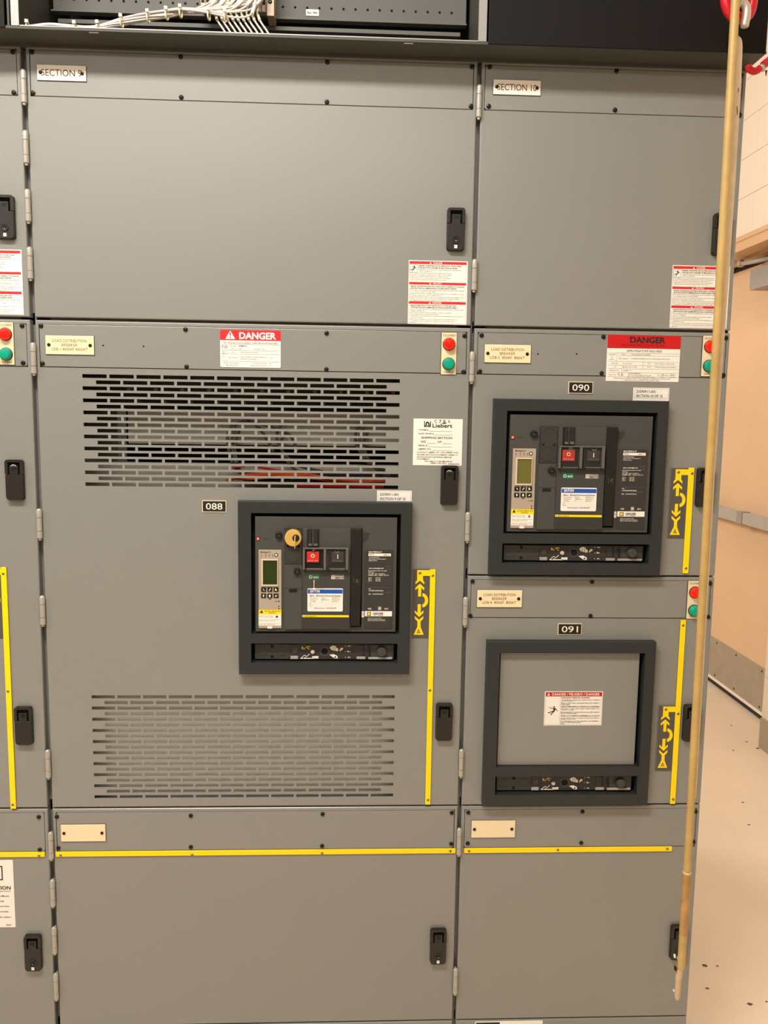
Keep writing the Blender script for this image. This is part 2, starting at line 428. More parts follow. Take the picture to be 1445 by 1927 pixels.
# debris and scuffs on the floor
for (px, py, s, where) in [(1325, 1817, 8, 'largest, near the pole tip'), (1350, 1818, 3, 'small, right of the largest speck'), (1409, 1552, 4, 'upper of a pair midway up the floor'), (1398, 1510, 3, 'smaller, highest in the middle of the floor'),
                    (1426, 1408, 5, 'beside the wall corner'), (1405, 1396, 4, 'left of the wall corner'), (1380, 1412, 3, 'farthest left below the door'), (1330, 1860, 4, 'below the largest speck by the cabinet'),
                    (1412, 1890, 6, 'at the bottom right'), (1442, 1885, 4, 'at the right edge of the photo'), (1376, 1365, 3, 'close under the door')]:
    dd = CR @ Vector(((px - W / 2) / F, -(py - H / 2) / F, -1.0)); q = CAM + dd * (-CAM.z / dd.z)
    rr = s * (q - CAM).length / F * 0.7
    m = MB().use(SPECK)
    n = 7; ring = [(q.x + rr * math.cos(a) * random.uniform(.5, 1.5), q.y + rr * 0.8 * math.sin(a) * random.uniform(.5, 1.3)) for a in [2 * math.pi * i / n for i in range(n)]]
    vs = [(x, y, 0.0005) for x, y in ring] + [(q.x, q.y, 0.003)]
    m.idx(vs, [(i, (i + 1) % n, n) for i in range(n)])
    tag(obj('floor_crumb', m), 'dark dirt speck on the cream floor, ' + where, 'debris', 'dirt specks on the floor')

# ------------------------------------------------------------------ switchgear sections
Z_TOP, Z_D1B, Z_SPLIT, Z_D2B, Z_BOT = 2.343, 1.8112, 1.2741, 0.7400, 0.2081
SX = {'8': (-0.919, -0.0105), '9': (0.0, 0.909), '10': (0.9174, 1.4709)}
FX = {'8': (-0.924, -0.0052), '9': (-0.0052, 0.9133), '10': (0.9133, 1.4757)}
sec = {}
sec['8'] = thing('switchgear_section', 'grey switchgear cabinet cut off by the left edge, left of Section 9', 'cabinet', (-0.4647, 0.5, 0))
sec['9'] = thing('switchgear_section', 'wide grey switchgear cabinet marked SECTION 9 with two slotted vents', 'cabinet', (0.454, 0.5, 0))
sec['10'] = thing('switchgear_section', 'narrow grey switchgear cabinet marked SECTION 10 with two breaker bays', 'cabinet', (1.1945, 0.5, 0))

# shared small meshes -------------------------------------------------
def screw_mesh(m, r=0.0048, h=0.003, slot=True):
    b = MB().use(m); b.lathe(0, 0, [(r * 0.45, -h), (r * 0.8, -h * 0.8), (r, -h * 0.35), (r, 0.001)], 12)
    if slot: b.use(DEEP); b.rect(-r * 0.4, r * 0.4, -r * 0.1, r * 0.1, -h - 0.0002)
    return b.mesh('screw')
SCR = screw_mesh(SCREW); SCRS = screw_mesh(SCREW, 0.0036, 0.002); SCRY = screw_mesh(GREYSCREW, 0.003, 0.0016); SCRT = screw_mesh(DEEP, 0.0017, 0.0006, False)
def screw_at(parent, px, py, y=0.0, me=SCR):
    q = P(px, py, y); obj('screw', me, parent, at=(q.x, y, q.z))
def hinge_mesh(L=0.062, r=0.0058):
    b = MB().use(ZINC)
    h = L / 2
    b.tube([(0, 0, h + 0.002), (0, 0, h), (0, 0, h - 0.002), (0, 0, h - 0.0165)], [r * 0.5, r * 0.85, r, r], 12)
    b.tube([(0, 0, h - 0.0173), (0, 0, -h + 0.0165)], r * 0.97, 12)
    b.tube([(0, 0, -h + 0.0157), (0, 0, -h + 0.001), (0, 0, -h)], [r, r, r * 0.8], 12)
    b.tube([(0, 0, -h), (0, 0, -h - 0.004)], r * 0.55, 10)
    b.box(-r * 0.3, r * 0.3, 0.0, 0.012, -h + 0.002, h - 0.002)
    return b.mesh('hinge')
HINGE = hinge_mesh()
def hinge_at(door, px, py, xk):
    q = P(px, py, -0.004); obj('hinge', HINGE, door, at=(xk, -0.004, q.z))

def door(s, x0, x1, z0, z1, holes=(), name='door'):
    b = MB().use(PAINT); b.sheet(x0, x1, z0, z1, 0.0, 0.020, holes, r=0.0028, hole_back=0.003)
    return obj(name, b, sec[s])
def label_panel(s, x0, x1, z0, z1, screws):
    b = MB().use(PAINT); b.plate(x0 + 0.0012, x1 - 0.0012, z0 + 0.0016, z1 - 0.0008, 0.0004, 0.004, 0.005, 0.0008)
    p = obj('label_panel', b, sec[s])
    for px, py in screws: screw_at(p, px, py)
    return p

ZP1 = 2.2479            # bottom of the top label strip
ZP2 = P(83, 691).z      # bottom of the second strip
ZP3 = P(900, 1163).z
ZP4 = P(606, 1600).z + 0.001
INS = 0.007
# vent slots
def vent(zt, zb, xl=0.0934, xr=0.7604, rows=19, h=0.0078):
    out = []; pz = (zt - zb) / (rows - 1); gap = 0.0055; pitch = (xr - xl + gap) / 12
    for r in range(rows):
        z = zt - pz * r; n = 12 if r % 2 == 0 else 11; x = xl + (0 if r % 2 == 0 else pitch / 2)
        for k in range(n): out.append((x + k * pitch, x + k * pitch + pitch - gap, z - h / 2, z + h / 2))
    return out
VU = vent(1.694, 1.4665); VL = vent(0.9972, 0.7664)
BZ = {'088': (0.6040, 1.2454), '090': (1.1497, 1.4697), '091': (1.1508, 0.9390)}   # bezel centres
BW, BH = 0.378, 0.381
def bhole(k, w=BW): x, z = BZ[k]; return (x - w / 2 + 0.02, x + w / 2 - 0.02, z - BH / 2 + 0.02, z + BH / 2 - 0.02)

doors = {}
for s, hx in (('8', ()), ('9', ()), ('10', ())):
    x0, x1 = SX[s]
    doors[s, 'top'] = door(s, x0, x1, Z_D1B + 0.0018, Z_TOP, [(x0 + INS, x1 - INS, ZP1, Z_TOP - 0.006)])
    doors[s, 'bottom'] = door(s, x0, x1, Z_BOT + 0.0015, Z_D2B - 0.0015, [(x0 + INS, x1 - INS, ZP4, Z_D2B - 0.009)])
    doors[s, 'base'] = door(s, x0, x1, 0.06, Z_BOT - 0.0015)
    if s != '10':
        hs = [(x0 + INS, x1 - INS, ZP2, Z_D1B - 0.0118)]
        if s == '9': hs += VU + VL + [bhole('088', 0.3725)]
        doors[s, 'middle'] = door(s, x0, x1, Z_D2B + 0.0018, Z_D1B - 0.0035, hs)
    else:
        doors[s, 'upper'] = door(s, x0, x1, Z_SPLIT + 0.0018, Z_D1B - 0.0035, [(x0 + INS, x1 - INS, ZP2, Z_D1B - 0.0118), bhole('090')])
        doors[s, 'lower'] = door(s, x0, x1, Z_D2B + 0.0018, Z_SPLIT - 0.0015, [(x0 + INS, x1 - INS, ZP3, Z_SPLIT - 0.009), bhole('091')])
x0, x1 = SX['8']
label_panel('8', x0 + INS, x1 - INS, ZP1, Z_TOP - 0.006, [(24, 98), (26, 174)])
label_panel('8', x0 + INS, x1 - INS, ZP2, Z_D1B - 0.0118, [(41.5, 613), (43.5, 683)])
label_panel('8', x0 + INS, x1 - INS, ZP4, Z_D2B - 0.009, [(73, 1537.5), (75, 1599)])
x0, x1 = SX['9']
label_panel('9', x0 + INS, x1 - INS, ZP1, Z_TOP - 0.006, [(60, 98), (62, 175), (340, 107), (341, 183), (616, 117), (615, 192), (888, 126), (886, 200)])
lp9 = label_panel('9', x0 + INS, x1 - INS, ZP2, Z_D1B - 0.0118, [(77, 613), (80, 684), (349, 620), (351, 690), (614.5, 627), (614, 695), (874, 632), (872, 700)])
label_panel('9', x0 + INS, x1 - INS, ZP4, Z_D2B - 0.009, [(107, 1537), (110, 1596), (359, 1535), (359, 1594), (607, 1532), (606, 1592), (850, 1529.5), (849, 1588)])
x0, x1 = SX['10']
label_panel('10', x0 + INS, x1 - INS, ZP1, Z_TOP - 0.006, [(921.5, 126), (919.5, 200), (1160, 134), (1157, 207), (1395, 142), (1391.5, 216)])
lp10 = label_panel('10', x0 + INS, x1 - INS, ZP2, Z_D1B - 0.0118, [(906, 631), (903, 699), (1135.5, 634), (1132, 702.5), (1366, 636), (1361, 706)])
label_panel('10', x0 + INS, x1 - INS, ZP3, Z_SPLIT - 0.009, [(889, 1094), (885, 1159), (1114, 1095), (1111, 1159), (1336, 1098), (1332.5, 1161)])
label_panel('10', x0 + INS, x1 - INS, ZP4, Z_D2B - 0.009, [(881, 1529), (880, 1587), (1096, 1527.5), (1093.6, 1586), (1309, 1527), (1305, 1584)])
for p, pts in ((lp9, [(194, 650), (270, 651.5)]), (lp10, [(1012, 666), (1085, 666)])):
    for q in pts:
        w = P(*q); obj('screw_hole', SCRT, p, at=(w.x, 0.0002, w.z))
# hinges (knuckles stand at the left edge of each door)
for k, py in (('top', 164), ('top', 278), ('top', 388), ('top', 496), ('middle', 675), ('middle', 986), ('middle', 1149), ('middle', 1438), ('bottom', 1592), ('bottom', 1681), ('bottom', 1770), ('bottom', 1857)):
    hinge_at(doors['9', k], 70, py, -0.0042)
for k, py in (('top', 191), ('top', 518), ('upper', 691), ('upper', 992), ('lower', 1151), ('lower', 1436), ('bottom', 1584), ('bottom', 1846)):
    hinge_at(doors['10', k], 890, py, 0.9132)

# cabinet bodies ------------------------------------------------------
for s in ('8', '9', '10'):
    a, b = FX[s]; m = MB().use(PAINT)
    m.box(a, a + 0.002, 0.021, 1.5, 0, 2.36); m.box(b - 0.002, b, 0.021, 1.5, 0, 2.36)
    m.box(a, b, 1.49, 1.5, 0, 2.36); m.box(a, b, 0.021, 1.5, 0, 0.05)
    m.use(PAINT_IN)
    for z in (Z_D1B, Z_D2B, Z_BOT) + ((Z_SPLIT,) if s == '10' else ()): m.box(a + 0.002, b - 0.002, 0.0205, 0.30, z - 0.012, z + 0.012)
    m.box(a + 0.002, a + 0.03, 0.0205, 0.06, 0.05, 2.345); m.box(b - 0.03, b - 0.002, 0.0205, 0.06, 0.05, 2.345)
    m.use(VOID); m.box(a + 0.03, b - 0.03, 0.6, 0.61, 0.05, 2.345)
    obj('cabinet_body', m, sec[s])
# inner barrier plates, cables behind the upper vent of Section 9
S9 = sec['9']
def inner(name, b, m, **kw):
    mb = MB().use(m); mb.box(*b); return obj(name, mb, S9, **kw)
vz = lambda r: 1.694 - 0.01264 * (r - 1)
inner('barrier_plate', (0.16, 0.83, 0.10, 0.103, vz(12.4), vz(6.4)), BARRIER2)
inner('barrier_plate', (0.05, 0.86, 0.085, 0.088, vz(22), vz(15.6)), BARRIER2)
inner('barrier_plate', (0.04, 0.87, 0.16, 0.163, vz(6.2), vz(-1)), SLEEVE)
for k in range(11):
    x = 0.17 + k * 0.06; inner('bus_bolt', (x, x + 0.008, 0.135, 0.16, vz(5.4), vz(5.4) + 0.008), PAINT_IN); inner('bus_bolt', (x - 0.02, x - 0.012, 0.135, 0.16, vz(3.2), vz(3.2) + 0.008), PAINT_IN)
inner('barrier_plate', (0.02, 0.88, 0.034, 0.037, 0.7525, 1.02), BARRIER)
inner('barrier_plate', (0.006, 0.13, 0.12, 0.123, vz(15), vz(6)), SLEEVE)  # dark sheet added to keep the interior behind the leftmost slots dark
inner('terminal_strip', (0.42, 0.86, 0.055, 0.08, vz(18.5), vz(17.2)), VOID)
for k in range(22):
    x = 0.43 + k * 0.019; inner('terminal', (x, x + 0.007, 0.053, 0.055, vz(18.1), vz(17.6)), INKGREY)
def cable(pts, r, m, name='control_cable'):
    b = MB().use(m); b.tube(pts, r, 7); return obj(name, b, S9)
def smooth(pts, n=6):
    out = []; pts = [Vector(p) for p in pts]
    for i in range(len(pts) - 1):
        p0 = pts[max(i - 1, 0)]; p1 = pts[i]; p2 = pts[i + 1]; p3 = pts[min(i + 2, len(pts) - 1)]
        for k in range(n):
            t = k / n
            out.append(0.5 * ((2 * p1) + (p2 - p0) * t + (2 * p0 - 5 * p1 + 4 * p2 - p3) * t * t + (3 * p1 - p0 - 3 * p2 + p3) * t ** 3))
    out.append(pts[-1]); return out
def V3(px, py, Y): return P(px, py, Y)
cable(smooth([V3(425, 905, .05), V3(460, 895, .045), V3(520, 892, .045), V3(570, 893, .05), V3(640, 903, .045), V3(690, 906, .05), V3(728, 900, .05)]), 0.004, ORANGE)
cable(smooth([V3(440, 899, .05), V3(480, 901, .048), V3(540, 895, .045), V3(590, 900, .05), V3(640, 906, .05), V3(725, 905, .05)]), 0.0035, ORANGE)
cable(smooth([V3(438, 880, .05), V3(470, 876, .05), V3(520, 885, .05), V3(575, 891, .05)]), 0.003, REDCABLE)
for (x, dx, top) in ((428, 10, 800), (436, 12, 806), (442, 8, 812), (520, 40, 800), (528, 36, 815), (668, 30, 800), (676, 36, 806), (684, 28, 812)):
    cable(smooth([V3(x + 8, top, .09), V3(x, top + 22, .07), V3(x + dx * .3, top + 50, .06), V3(x + dx, top + 75, .055), V3(x + dx * 2.2, top + 88, .06)]), 0.0035, SLEEVE)
for (x, dx) in ((455, 5), (500, 14)):
    cable(smooth([V3(440, 800, .07), V3(470, 792, .07), V3(x + 40, 815, .07), V3(x + 60, 850, .07)]), 0.0035, SLEEVE)
inner('warning_tape', (P(560, 915, .05).x, P(722, 915, .05).x, 0.05, 0.0505, vz(19) - .006, vz(19) + .003), REDD)

# wireway over the doors ----------------------------------------------
YF, ZU = -0.070, 2.3475
for s in ('8', '9', '10'):
    a, b = FX[s]; S = sec[s]
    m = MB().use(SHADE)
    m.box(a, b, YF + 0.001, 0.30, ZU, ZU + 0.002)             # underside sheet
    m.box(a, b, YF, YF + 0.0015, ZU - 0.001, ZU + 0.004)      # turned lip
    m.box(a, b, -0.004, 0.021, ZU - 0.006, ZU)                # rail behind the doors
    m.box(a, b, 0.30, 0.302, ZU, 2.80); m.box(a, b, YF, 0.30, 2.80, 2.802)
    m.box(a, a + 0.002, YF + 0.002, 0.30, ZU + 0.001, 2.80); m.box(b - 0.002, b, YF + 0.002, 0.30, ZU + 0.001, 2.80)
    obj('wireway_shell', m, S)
    if s != '9':
        c = MB().use(BLACKCOVER); c.plate(a + 0.0045, b - (0.004 if s == '10' else 0.005), ZU - 0.0015, 2.79, YF - 0.004, YF - 0.0008, 0.0, 0.001)
        obj('wireway_cover', c, S, label='black steel wireway cover')
# open wireway of Section 9
e = MB().use(STEELPALE); e.box(0.017, 0.899, YF - 0.0006, YF + 0.004, ZU + 0.0035, ZU + 0.0055); obj('lip_edge', e, S9)  # pale strip for the light caught on the flange tip
for xa, xb in ((0.001, 0.0155), (0.8985, 0.9145)):
    e = MB().use(STEELPALE); e.box(xa, xb, YF - 0.001, YF + 0.002, ZU + 0.004, 2.795); e.use(SHADE); e.box((xa + xb) / 2 - .001, (xa + xb) / 2 + .001, YF + .002, 0.12, ZU + .004, 2.795); obj('divider_flange', e, S9)
for px, py in ((177, 59.5), (768.5, 82.5)):
    q = P(px, py, YF + 0.01); e = MB().use(WHITE); e.box(q.x - 0.009, q.x + 0.009, YF + 0.006, YF + 0.009, ZU - 0.0012, ZU - 0.0004); obj('lit_slot', e, S9)  # white bar paints a lit slot in the hem
bp = MB().use(PANELM); bp.box(0.018, 0.898, 0.12, 0.123, 2.459, 2.795); bp.box(0.018, 0.898, 0.105, 0.123, 2.457, 2.460); bp.box(0.03, 0.885, 0.11, 0.15, 2.436, 2.444)
bpo = obj('mounting_panel', bp, S9)
b = MB().use(DEEP); b.disc(0, 0, 0.0028, 0, 10); HOLE = b.mesh('panel_hole')
for k in range(34):
    x = 0.036 + k * 0.02595
    if x < 0.89: obj('panel_hole', HOLE, bpo, at=(x, 0.1197, 2.4875))
q0, q1 = P(575.7, 17, 0.118), P(600, 30, 0.118)
m = MB().use(CREAMW); m.plate(q0.x, q1.x, q1.z, q0.z, 0.1185, 0.1196, 0.001); t = obj('bay_tag', m, S9)
m = MB().use(INK); m.text('Bay: 08A', q0.x + .003, q1.x - .003, q1.z + .0045, q0.z - .0045, 0.1182, .02); obj('lettering', m, t)
# terminal block
tb0 = P(380, 32, 0.085); tb1 = P(517, 32, 0.085); zb = tb1.z
tbm = MB().use(BEIGE); tbm.box(tb0.x, tb1.x - 0.014, 0.085, 0.12, zb + 0.01, zb + 0.14); tbo = obj('terminal_block', tbm, S9, label='beige terminal block')
n = 14; wdt = (tb1.x - 0.016 - tb0.x) / n
tm = MB().use(BEIGE); tm.box(0, wdt * 0.86, -0.012, 0, 0, 0.10)
tm.use(PINK); tm.rect(wdt * 0.05, wdt * 0.8, 0.001, 0.009, -0.0125)
tm.use(VOID); tm.rect(wdt * 0.12, wdt * 0.74, 0.014, 0.026, -0.0125); tm.rect(wdt * 0.12, wdt * 0.74, 0.030, 0.042, -0.0125)
TERM = tm.mesh('terminal')
for k in range(n): obj('terminal', TERM, tbo, at=(tb0.x + k * wdt, 0.085, zb + 0.004))
m = MB().use(BEIGE); m.box(tb1.x - 0.0145, tb1.x, 0.066, 0.12, zb - 0.006, zb + 0.14); m.use(SCREW); m.lathe(tb1.x - 0.008, zb + 0.021, [(0.002, 0.064), (0.0042, 0.0655), (0.0042, 0.067)], 12); obj('end_bracket', m, tbo)
# wire harness lying in the wireway
wh = thing('wire_harness', 'bundle of white wires with cable ties in the open top of Section 9', 'wires', P(250, 45, -0.03))
path = [(30, 52), (60, 49.5), (90, 46.5), (120, 48.5), (160, 52), (185, 51.5), (208, 46), (235, 40), (280, 31), (315, 26), (345, 22.5), (385, 25), (425, 31)]
for k in range(9):
    ang = 2 * math.pi * k / 9; rr = 0.0052 if k else 0.0
    pts = []
    st = 0 if k < 2 else (4 if k < 5 else 5)
    for i, (px, py) in enumerate(path[st:]):
        ii = i + st; Y = -0.045 + 0.05 * max(0, (ii - 4)) / 8; q = P(px, py, Y)
        f = min(1.0, max(0.25, (ii - 3) / 4)); tw = ang + ii * 0.35
        pts.append((q.x, q.y + rr * f * math.cos(tw), q.z + rr * f * math.sin(tw) * 1.25))
    if k < 7:
        ex = 392 + k * 14
        pts = pts[:-3] + [tuple(P(345 + k * 7, 22 - k * 0.6, 0.01)), tuple(P(368 + k * 10, 17 - k * .3, 0.03)), tuple(P(ex + 6, 2, 0.05)), tuple(P(ex + 20, -18, 0.065))]
    w = MB().use(WIRE); w.tube(smooth(pts, 5), 0.0021, 7); obj('wire', w, wh)
for k in range(9):
    ax = 398 + k * 10.5; bx = 404 + k * 10
    pts = [P(ax + 22, -20, .06), P(ax + 8, 6, .05), P(bx, 25, .03), P(bx + 6, 40, .01), P(bx + 18, 58, -.01), P(bx + 26, 72, -.03)]
    w = MB().use(WIRE); w.tube(smooth(pts, 5), 0.0019, 7); obj('wire', w, wh)
    s0, s1 = P(ax + 20, -16, .055), P(ax + 4, 10, .043); w = MB().use(WHITE); w.tube([s0, s1], 0.0034, 8); obj('wire_marker', w, wh)
    s0, s1 = P(bx + 1.5, 29, .022), P(bx + 5, 39, .008); w = MB().use(TIE); w.tube([s0, s1], 0.0028, 8); obj('wire_marker', w, wh)
for k in range(6):
    ax = 372 + k * 17
    pts = [P(340 + k * 6, 24, 0.0), P(ax, 21, .02), P(ax + 26, 9, .035), P(ax + 44, -14, .05)]
    w = MB().use(WIRE); w.tube(smooth(pts, 5), 0.002, 7); obj('wire', w, wh)
    w = MB().use(WHITE); w.tube([P(ax + 24, 10.5, .033), P(ax + 40, -7, .045)], 0.0034, 8); obj('wire_marker', w, wh)
w = MB().use(WIRE); w.tube(smooth([P(424, 30, 0.0), P(445, 33, 0.0), P(468, 30, .0), P(478, 16, .02), P(482, -10, .05)], 5), 0.0021, 7); obj('wire', w, wh)
w = MB().use(WHITE); w.tube([P(474, 27, .005), P(480, 8, .02)], 0.0038, 8); obj('wire_marker', w, wh)
for (px, py, tl) in ((52, 48, 0), (141, 50, 0), (184, 49, 5), (229, 41, 9), (279, 32, 12), (314, 27, 12), (340, 23, 12), (393, 28, 10), (424, 31, 8)):
    Y = -0.05 + 0.05 * max(0, px - 160) / 265; q = P(px, py, Y)
    r = 0.0082 if px > 200 else 0.0045
    w = MB().use(TIE); pts = [(q.x + 0.0012 * math.cos(a), q.y + r * math.cos(a), q.z + r * 1.25 * math.sin(a)) for a in [2 * math.pi * i / 14 for i in range(15)]]
    w.tube(pts, 0.0016, 6); w.box(q.x - 0.003, q.x + 0.003, q.y - r - 0.003, q.y - r + 0.002, q.z + r * 0.6, q.z + r * 0.6 + 0.006)
    obj('cable_tie', w, wh)

# ------------------------------------------------------------------ latches
def latch(s, px, py, lock, arc, x=None):
    q = P(px, py); at = Vector((q.x if x is None else x, 0, q.z)); S = sec[s]
    key = (lock, arc)
    if key not in LM:
        w, h = 0.0188, 0.0432
        b = MB().use(LATCH)
        b.plate(-w, w, -h, h, -0.003, 0.001, 0.006, 0.001, 5)
        zs = 0.0125
        b.prism([(-w, zs)] + [(-w + 0.006 - 0.006 * math.sin(a), h - 0.006 + 0.006 * math.cos(a)) for a in [math.pi / 2 - k * math.pi / 8 for k in range(5)]][0:5] + [(w - 0.006 + 0.006 * math.sin(a), h - 0.006 + 0.006 * math.cos(a)) for a in [k * math.pi / 8 for k in range(5)]] + [(w, zs), (w - 0.0062, zs), (w - 0.0062, h - 0.0052), (-w + 0.0062, h - 0.0052), (-w + 0.0062, zs)], -0.010, -0.003)
        b.use(DEEP); b.rect(-w + 0.006, w - 0.006, zs, h - 0.005, -0.0032)
        pd = MB().use(LATCH)
        pd.prism([(-w + 0.0005, 0.0115), (-w + 0.0005, -h + 0.008), (-w + 0.0025, -h + 0.0025), (-w + 0.007, -h + 0.0005), (w - 0.007, -h + 0.0005), (w - 0.0025, -h + 0.0025), (w - 0.0005, -h + 0.008), (w - 0.0005, 0.0115), (0.0088, 0.0115), (0.0088, 0.030), (-0.0088, 0.030), (-0.0088, 0.0115)], -0.0105, -0.003, 0.0012)
        pd.use(BLACK)
        for k in range(3): pd.box(-0.005, 0.005, -0.0112, -0.0104, 0.0215 + k * 0.0026, 0.0225 + k * 0.0026)
        lk = mk = ac = None
        if lock:
            lk = MB().use(BLACK); lk.lathe(0, -0.0215, [(0.0028, -0.0108), (0.0030, -0.0118), (0.0068, -0.0122), (0.0076, -0.0115), (0.0076, -0.0100)], 18)
            lk.use(DEEP); lk.disc(0, -0.0212, 0.0026, -0.0124, 10); lk.use(STEEL); lk.rect(-0.0012, 0.0012, -0.0242, -0.0228, -0.0126)
            mk = MB().use(WHITE); mk.box(-0.0031, 0.0031, -0.0113, -0.0104, -0.0388, -0.0322); mk.use(INKGREY); mk.disc(0, -0.0355, 0.0008, -0.0115, 8)
            lk = lk.mesh('lock_cylinder'); mk = mk.mesh('white_mark')
        if arc:
            ac = MB().use(STEEL); ac.annulus(-0.001, 0.026, 0.0052, 0.0074, -0.0082, 10, 172, 12); ac = ac.mesh('latch_cam')
        LM[key] = (b.mesh('latch_frame'), pd.mesh('latch_paddle'), lk, mk, ac)
    a, p, lk, mk, ac = LM[key]
    o = obj('door_latch', a, S, at=at); obj('latch_paddle', p, o, at=at)
    if lk: obj('lock_cylinder', lk, o, at=at); obj('white_mark', mk, o, at=at, label='small white square mark')
    if ac: obj('latch_cam', ac, o, at=at, label='silver latch cam')
LM = {}
for s, px, py, lk, arc in (('8', 12, 410, 1, 0), ('8', 30, 903, 0, 1), ('8', 46.8, 1364, 0, 0), ('8', 64.2, 1790, 1, 0),
                           ('9', 857, 433, 1, 0), ('9', 845, 913, 0, 1), ('9', 835, 1357, 0, 0), ('9', 824, 1778, 1, 0),
                           ('10', 1355.5, 442.5, 1, 0), ('10', 1324.5, 917, 0, 0), ('10', 1299, 1359, 0, 0), ('10', 1274.5, 1770.5, 1, 0)):
    latch(s, px, py, lk, arc)

# ------------------------------------------------------------------ nameplates
def nameplate(s, tl, br, m, lines, ink, screws=True, bold=0.0, label=None, scr=SCRS):
    a, b = P(*tl), P(*br)
    mb = MB().use(m); mb.plate(a.x, b.x, b.z, a.z, -0.0022, 0.0, 0.0004, 0.0004)
    mb.use(INK); mb.plate(a.x - 0.0006, b.x + 0.0006, b.z - 0.0008, a.z + 0.0003, -0.0008, 0.0002)
    o = obj('nameplate', mb, sec[s], label=label)
    if lines:
        L = MB().use(ink); hh = a.z - b.z
        if len(lines) == 1:
            L.text(lines[0], a.x + 0.0085, b.x - 0.0085, b.z + hh * 0.29, b.z + hh * 0.71, -0.0024, bold, 'fit', 3)
        else:
            ww = b.x - a.x
            for i, (t, f0, f1) in enumerate(lines):
                zc = a.z - hh * (0.27 + 0.225 * i)
                L.text(t, a.x + ww * f0, a.x + ww * f1, zc - hh * 0.075, zc + hh * 0.075, -0.0024, bold, 'fit', 2)
        obj('lettering', L, o)
    if screws:
        zc = (a.z + b.z) / 2
        for x in (a.x + 0.0068, b.x - 0.0076): obj('screw', scr, o, at=(x, -0.0022, zc))
    return o
nameplate('9', (69.8, 122), (162.8, 154), CREAMW, ['SECTION 9'], INK, label='white nameplate reading SECTION 9')
nameplate('10', (928.5, 150), (1016.3, 180.5), CREAMW, ['SECTION 10'], INK, label='white nameplate reading SECTION 10')
LDB = lambda c: [('LOAD DISTRIBUTION', 0.14, 0.85), ('BREAKER', 0.33, 0.66), (c, 0.12, 0.87)]
nameplate('9', (85.7, 631), (177.7, 668), CREAM, LDB('LDB-1 4000AF 4000AT'), INKTAN, label='cream nameplate reading LDB-1')
nameplate('10', (912, 648), (997.6, 683.4), CREAM, LDB('LDB-3  800AF  800AT'), INKTAN, label='cream nameplate reading LDB-3')
nameplate('10', (898, 1110), (981.3, 1142.5), CREAM, LDB('LDB-4  800AF  800AT'), INKTAN, label='cream nameplate reading LDB-4')
nameplate('9', (114.6, 1551.5), (199.3, 1582.2), CREAM, None, INK, label='blank cream nameplate')
nameplate('10', (887.3, 1544), (968.3, 1575), CREAM, None, INK, label='blank cream nameplate')
a, b = P(894, 1922.5), P(1020, 1940)
m = MB().use(CREAMW); m.plate(a.x, b.x, b.z, a.z, -0.002, 0); m.use(INK); m.rect(a.x + 0.002, P(940, 1925).x, b.z, a.z - 0.001, -0.0022); obj('nameplate', m, sec['10'], label='black and white plate at the bottom edge')

def number_plate(s, tl, br, st):
    a, b = P(*tl), P(*br); hh = a.z - b.z; ww = b.x - a.x
    mb = MB().use(CREAM); mb.plate(a.x, b.x, b.z, a.z, -0.0015, 0, 0.0003)
    mb.use(INK); mb.rect(a.x + .0014, b.x - .0014, b.z + .0014, a.z - .0014, -0.0017)
    o = obj('number_plate', mb, sec[s], label='black number plate reading ' + st)
    L = MB().use(CREAMW); L.text(st, a.x + ww * .16, b.x - ww * .16, b.z + hh * .24, b.z + hh * .76, -0.0019, 0.004, 'fit', 3)
    obj('lettering', L, o)
    for x in (a.x + ww * .08, b.x - ww * .08): obj('rivet', SCRT, o, at=(x, -0.0017, (a.z + b.z) / 2))
number_plate('9', (380.4, 941.5), (426, 964), '088'); number_plate('10', (1069.7, 718), (1115, 741), '090'); number_plate('10', (1049.8, 1173), (1093.8, 1194.5), '091')

# ------------------------------------------------------------------ indicator plates
def indicator(s, xl, xr, zt, zb, rc, gc):
    mb = MB().use(CREAM); mb.plate(xl, xr, zb, zt, -0.002, 0, 0.0004, 0.0003)
    mb.use(INK); mb.plate(xl - 0.0012, xr + 0.0006, zb - 0.0008, zt, -0.0008, 0.0002)
    o = obj('indicator_plate', mb, sec[s], label='cream plate with red CLOSED and green OPEN lamps')
    xm = (xl + xr) / 2
    L = MB().use(INKTAN); hh = zt - zb
    L.text('CLOSED', xl + .0025, xr - .0025, zt - hh * .085, zt - hh * .04, -0.0022, .01, 'fit', 2); L.text('OPEN', xl + .006, xr - .006, zb + hh * .035, zb + hh * .08, -0.0022, .01, 'fit', 2)
    obj('lettering', L, o)
    for nm, m, zc in (('red_lamp', REDLENS, rc), ('green_lamp', GREENLENS, gc)):
        b = MB().use(m); b.lathe(0, 0, [(0.004, -0.0145), (0.0095, -0.0138), (0.0114, -0.0118), (0.0120, -0.009), (0.0124, -0.004)], 24)
        b.use(BLACK); b.lathe(0, 0, [(0.0124, -0.0045), (0.0136, -0.0038), (0.0136, -0.0018)], 24)
        obj(nm, b, o, at=(xm, 0, zc), label=('red CLOSED lamp' if nm[0] == 'r' else 'green OPEN lamp'))
for s, tl, br, r, g in (('9', (831, 626), (857.5, 705), (844.7, 648), (843.6, 685)),):
    a, b = P(*tl), P(*br); indicator(s, a.x, b.x, a.z, b.z, P(*r).z, P(*g).z)
wI = P(857.5, 705).x - P(831, 626).x
xr = P(26.6, 650).x; indicator('8', xr - wI, xr, P(26, 607).z, P(27, 686.5).z, P(10, 629).z, P(10, 666.5).z)
xl = P(1320.5, 670).x; indicator('10', xl, xl + wI, P(1324, 632).z, P(1320, 708).z, P(1336, 652.5).z, P(1334, 689).z)
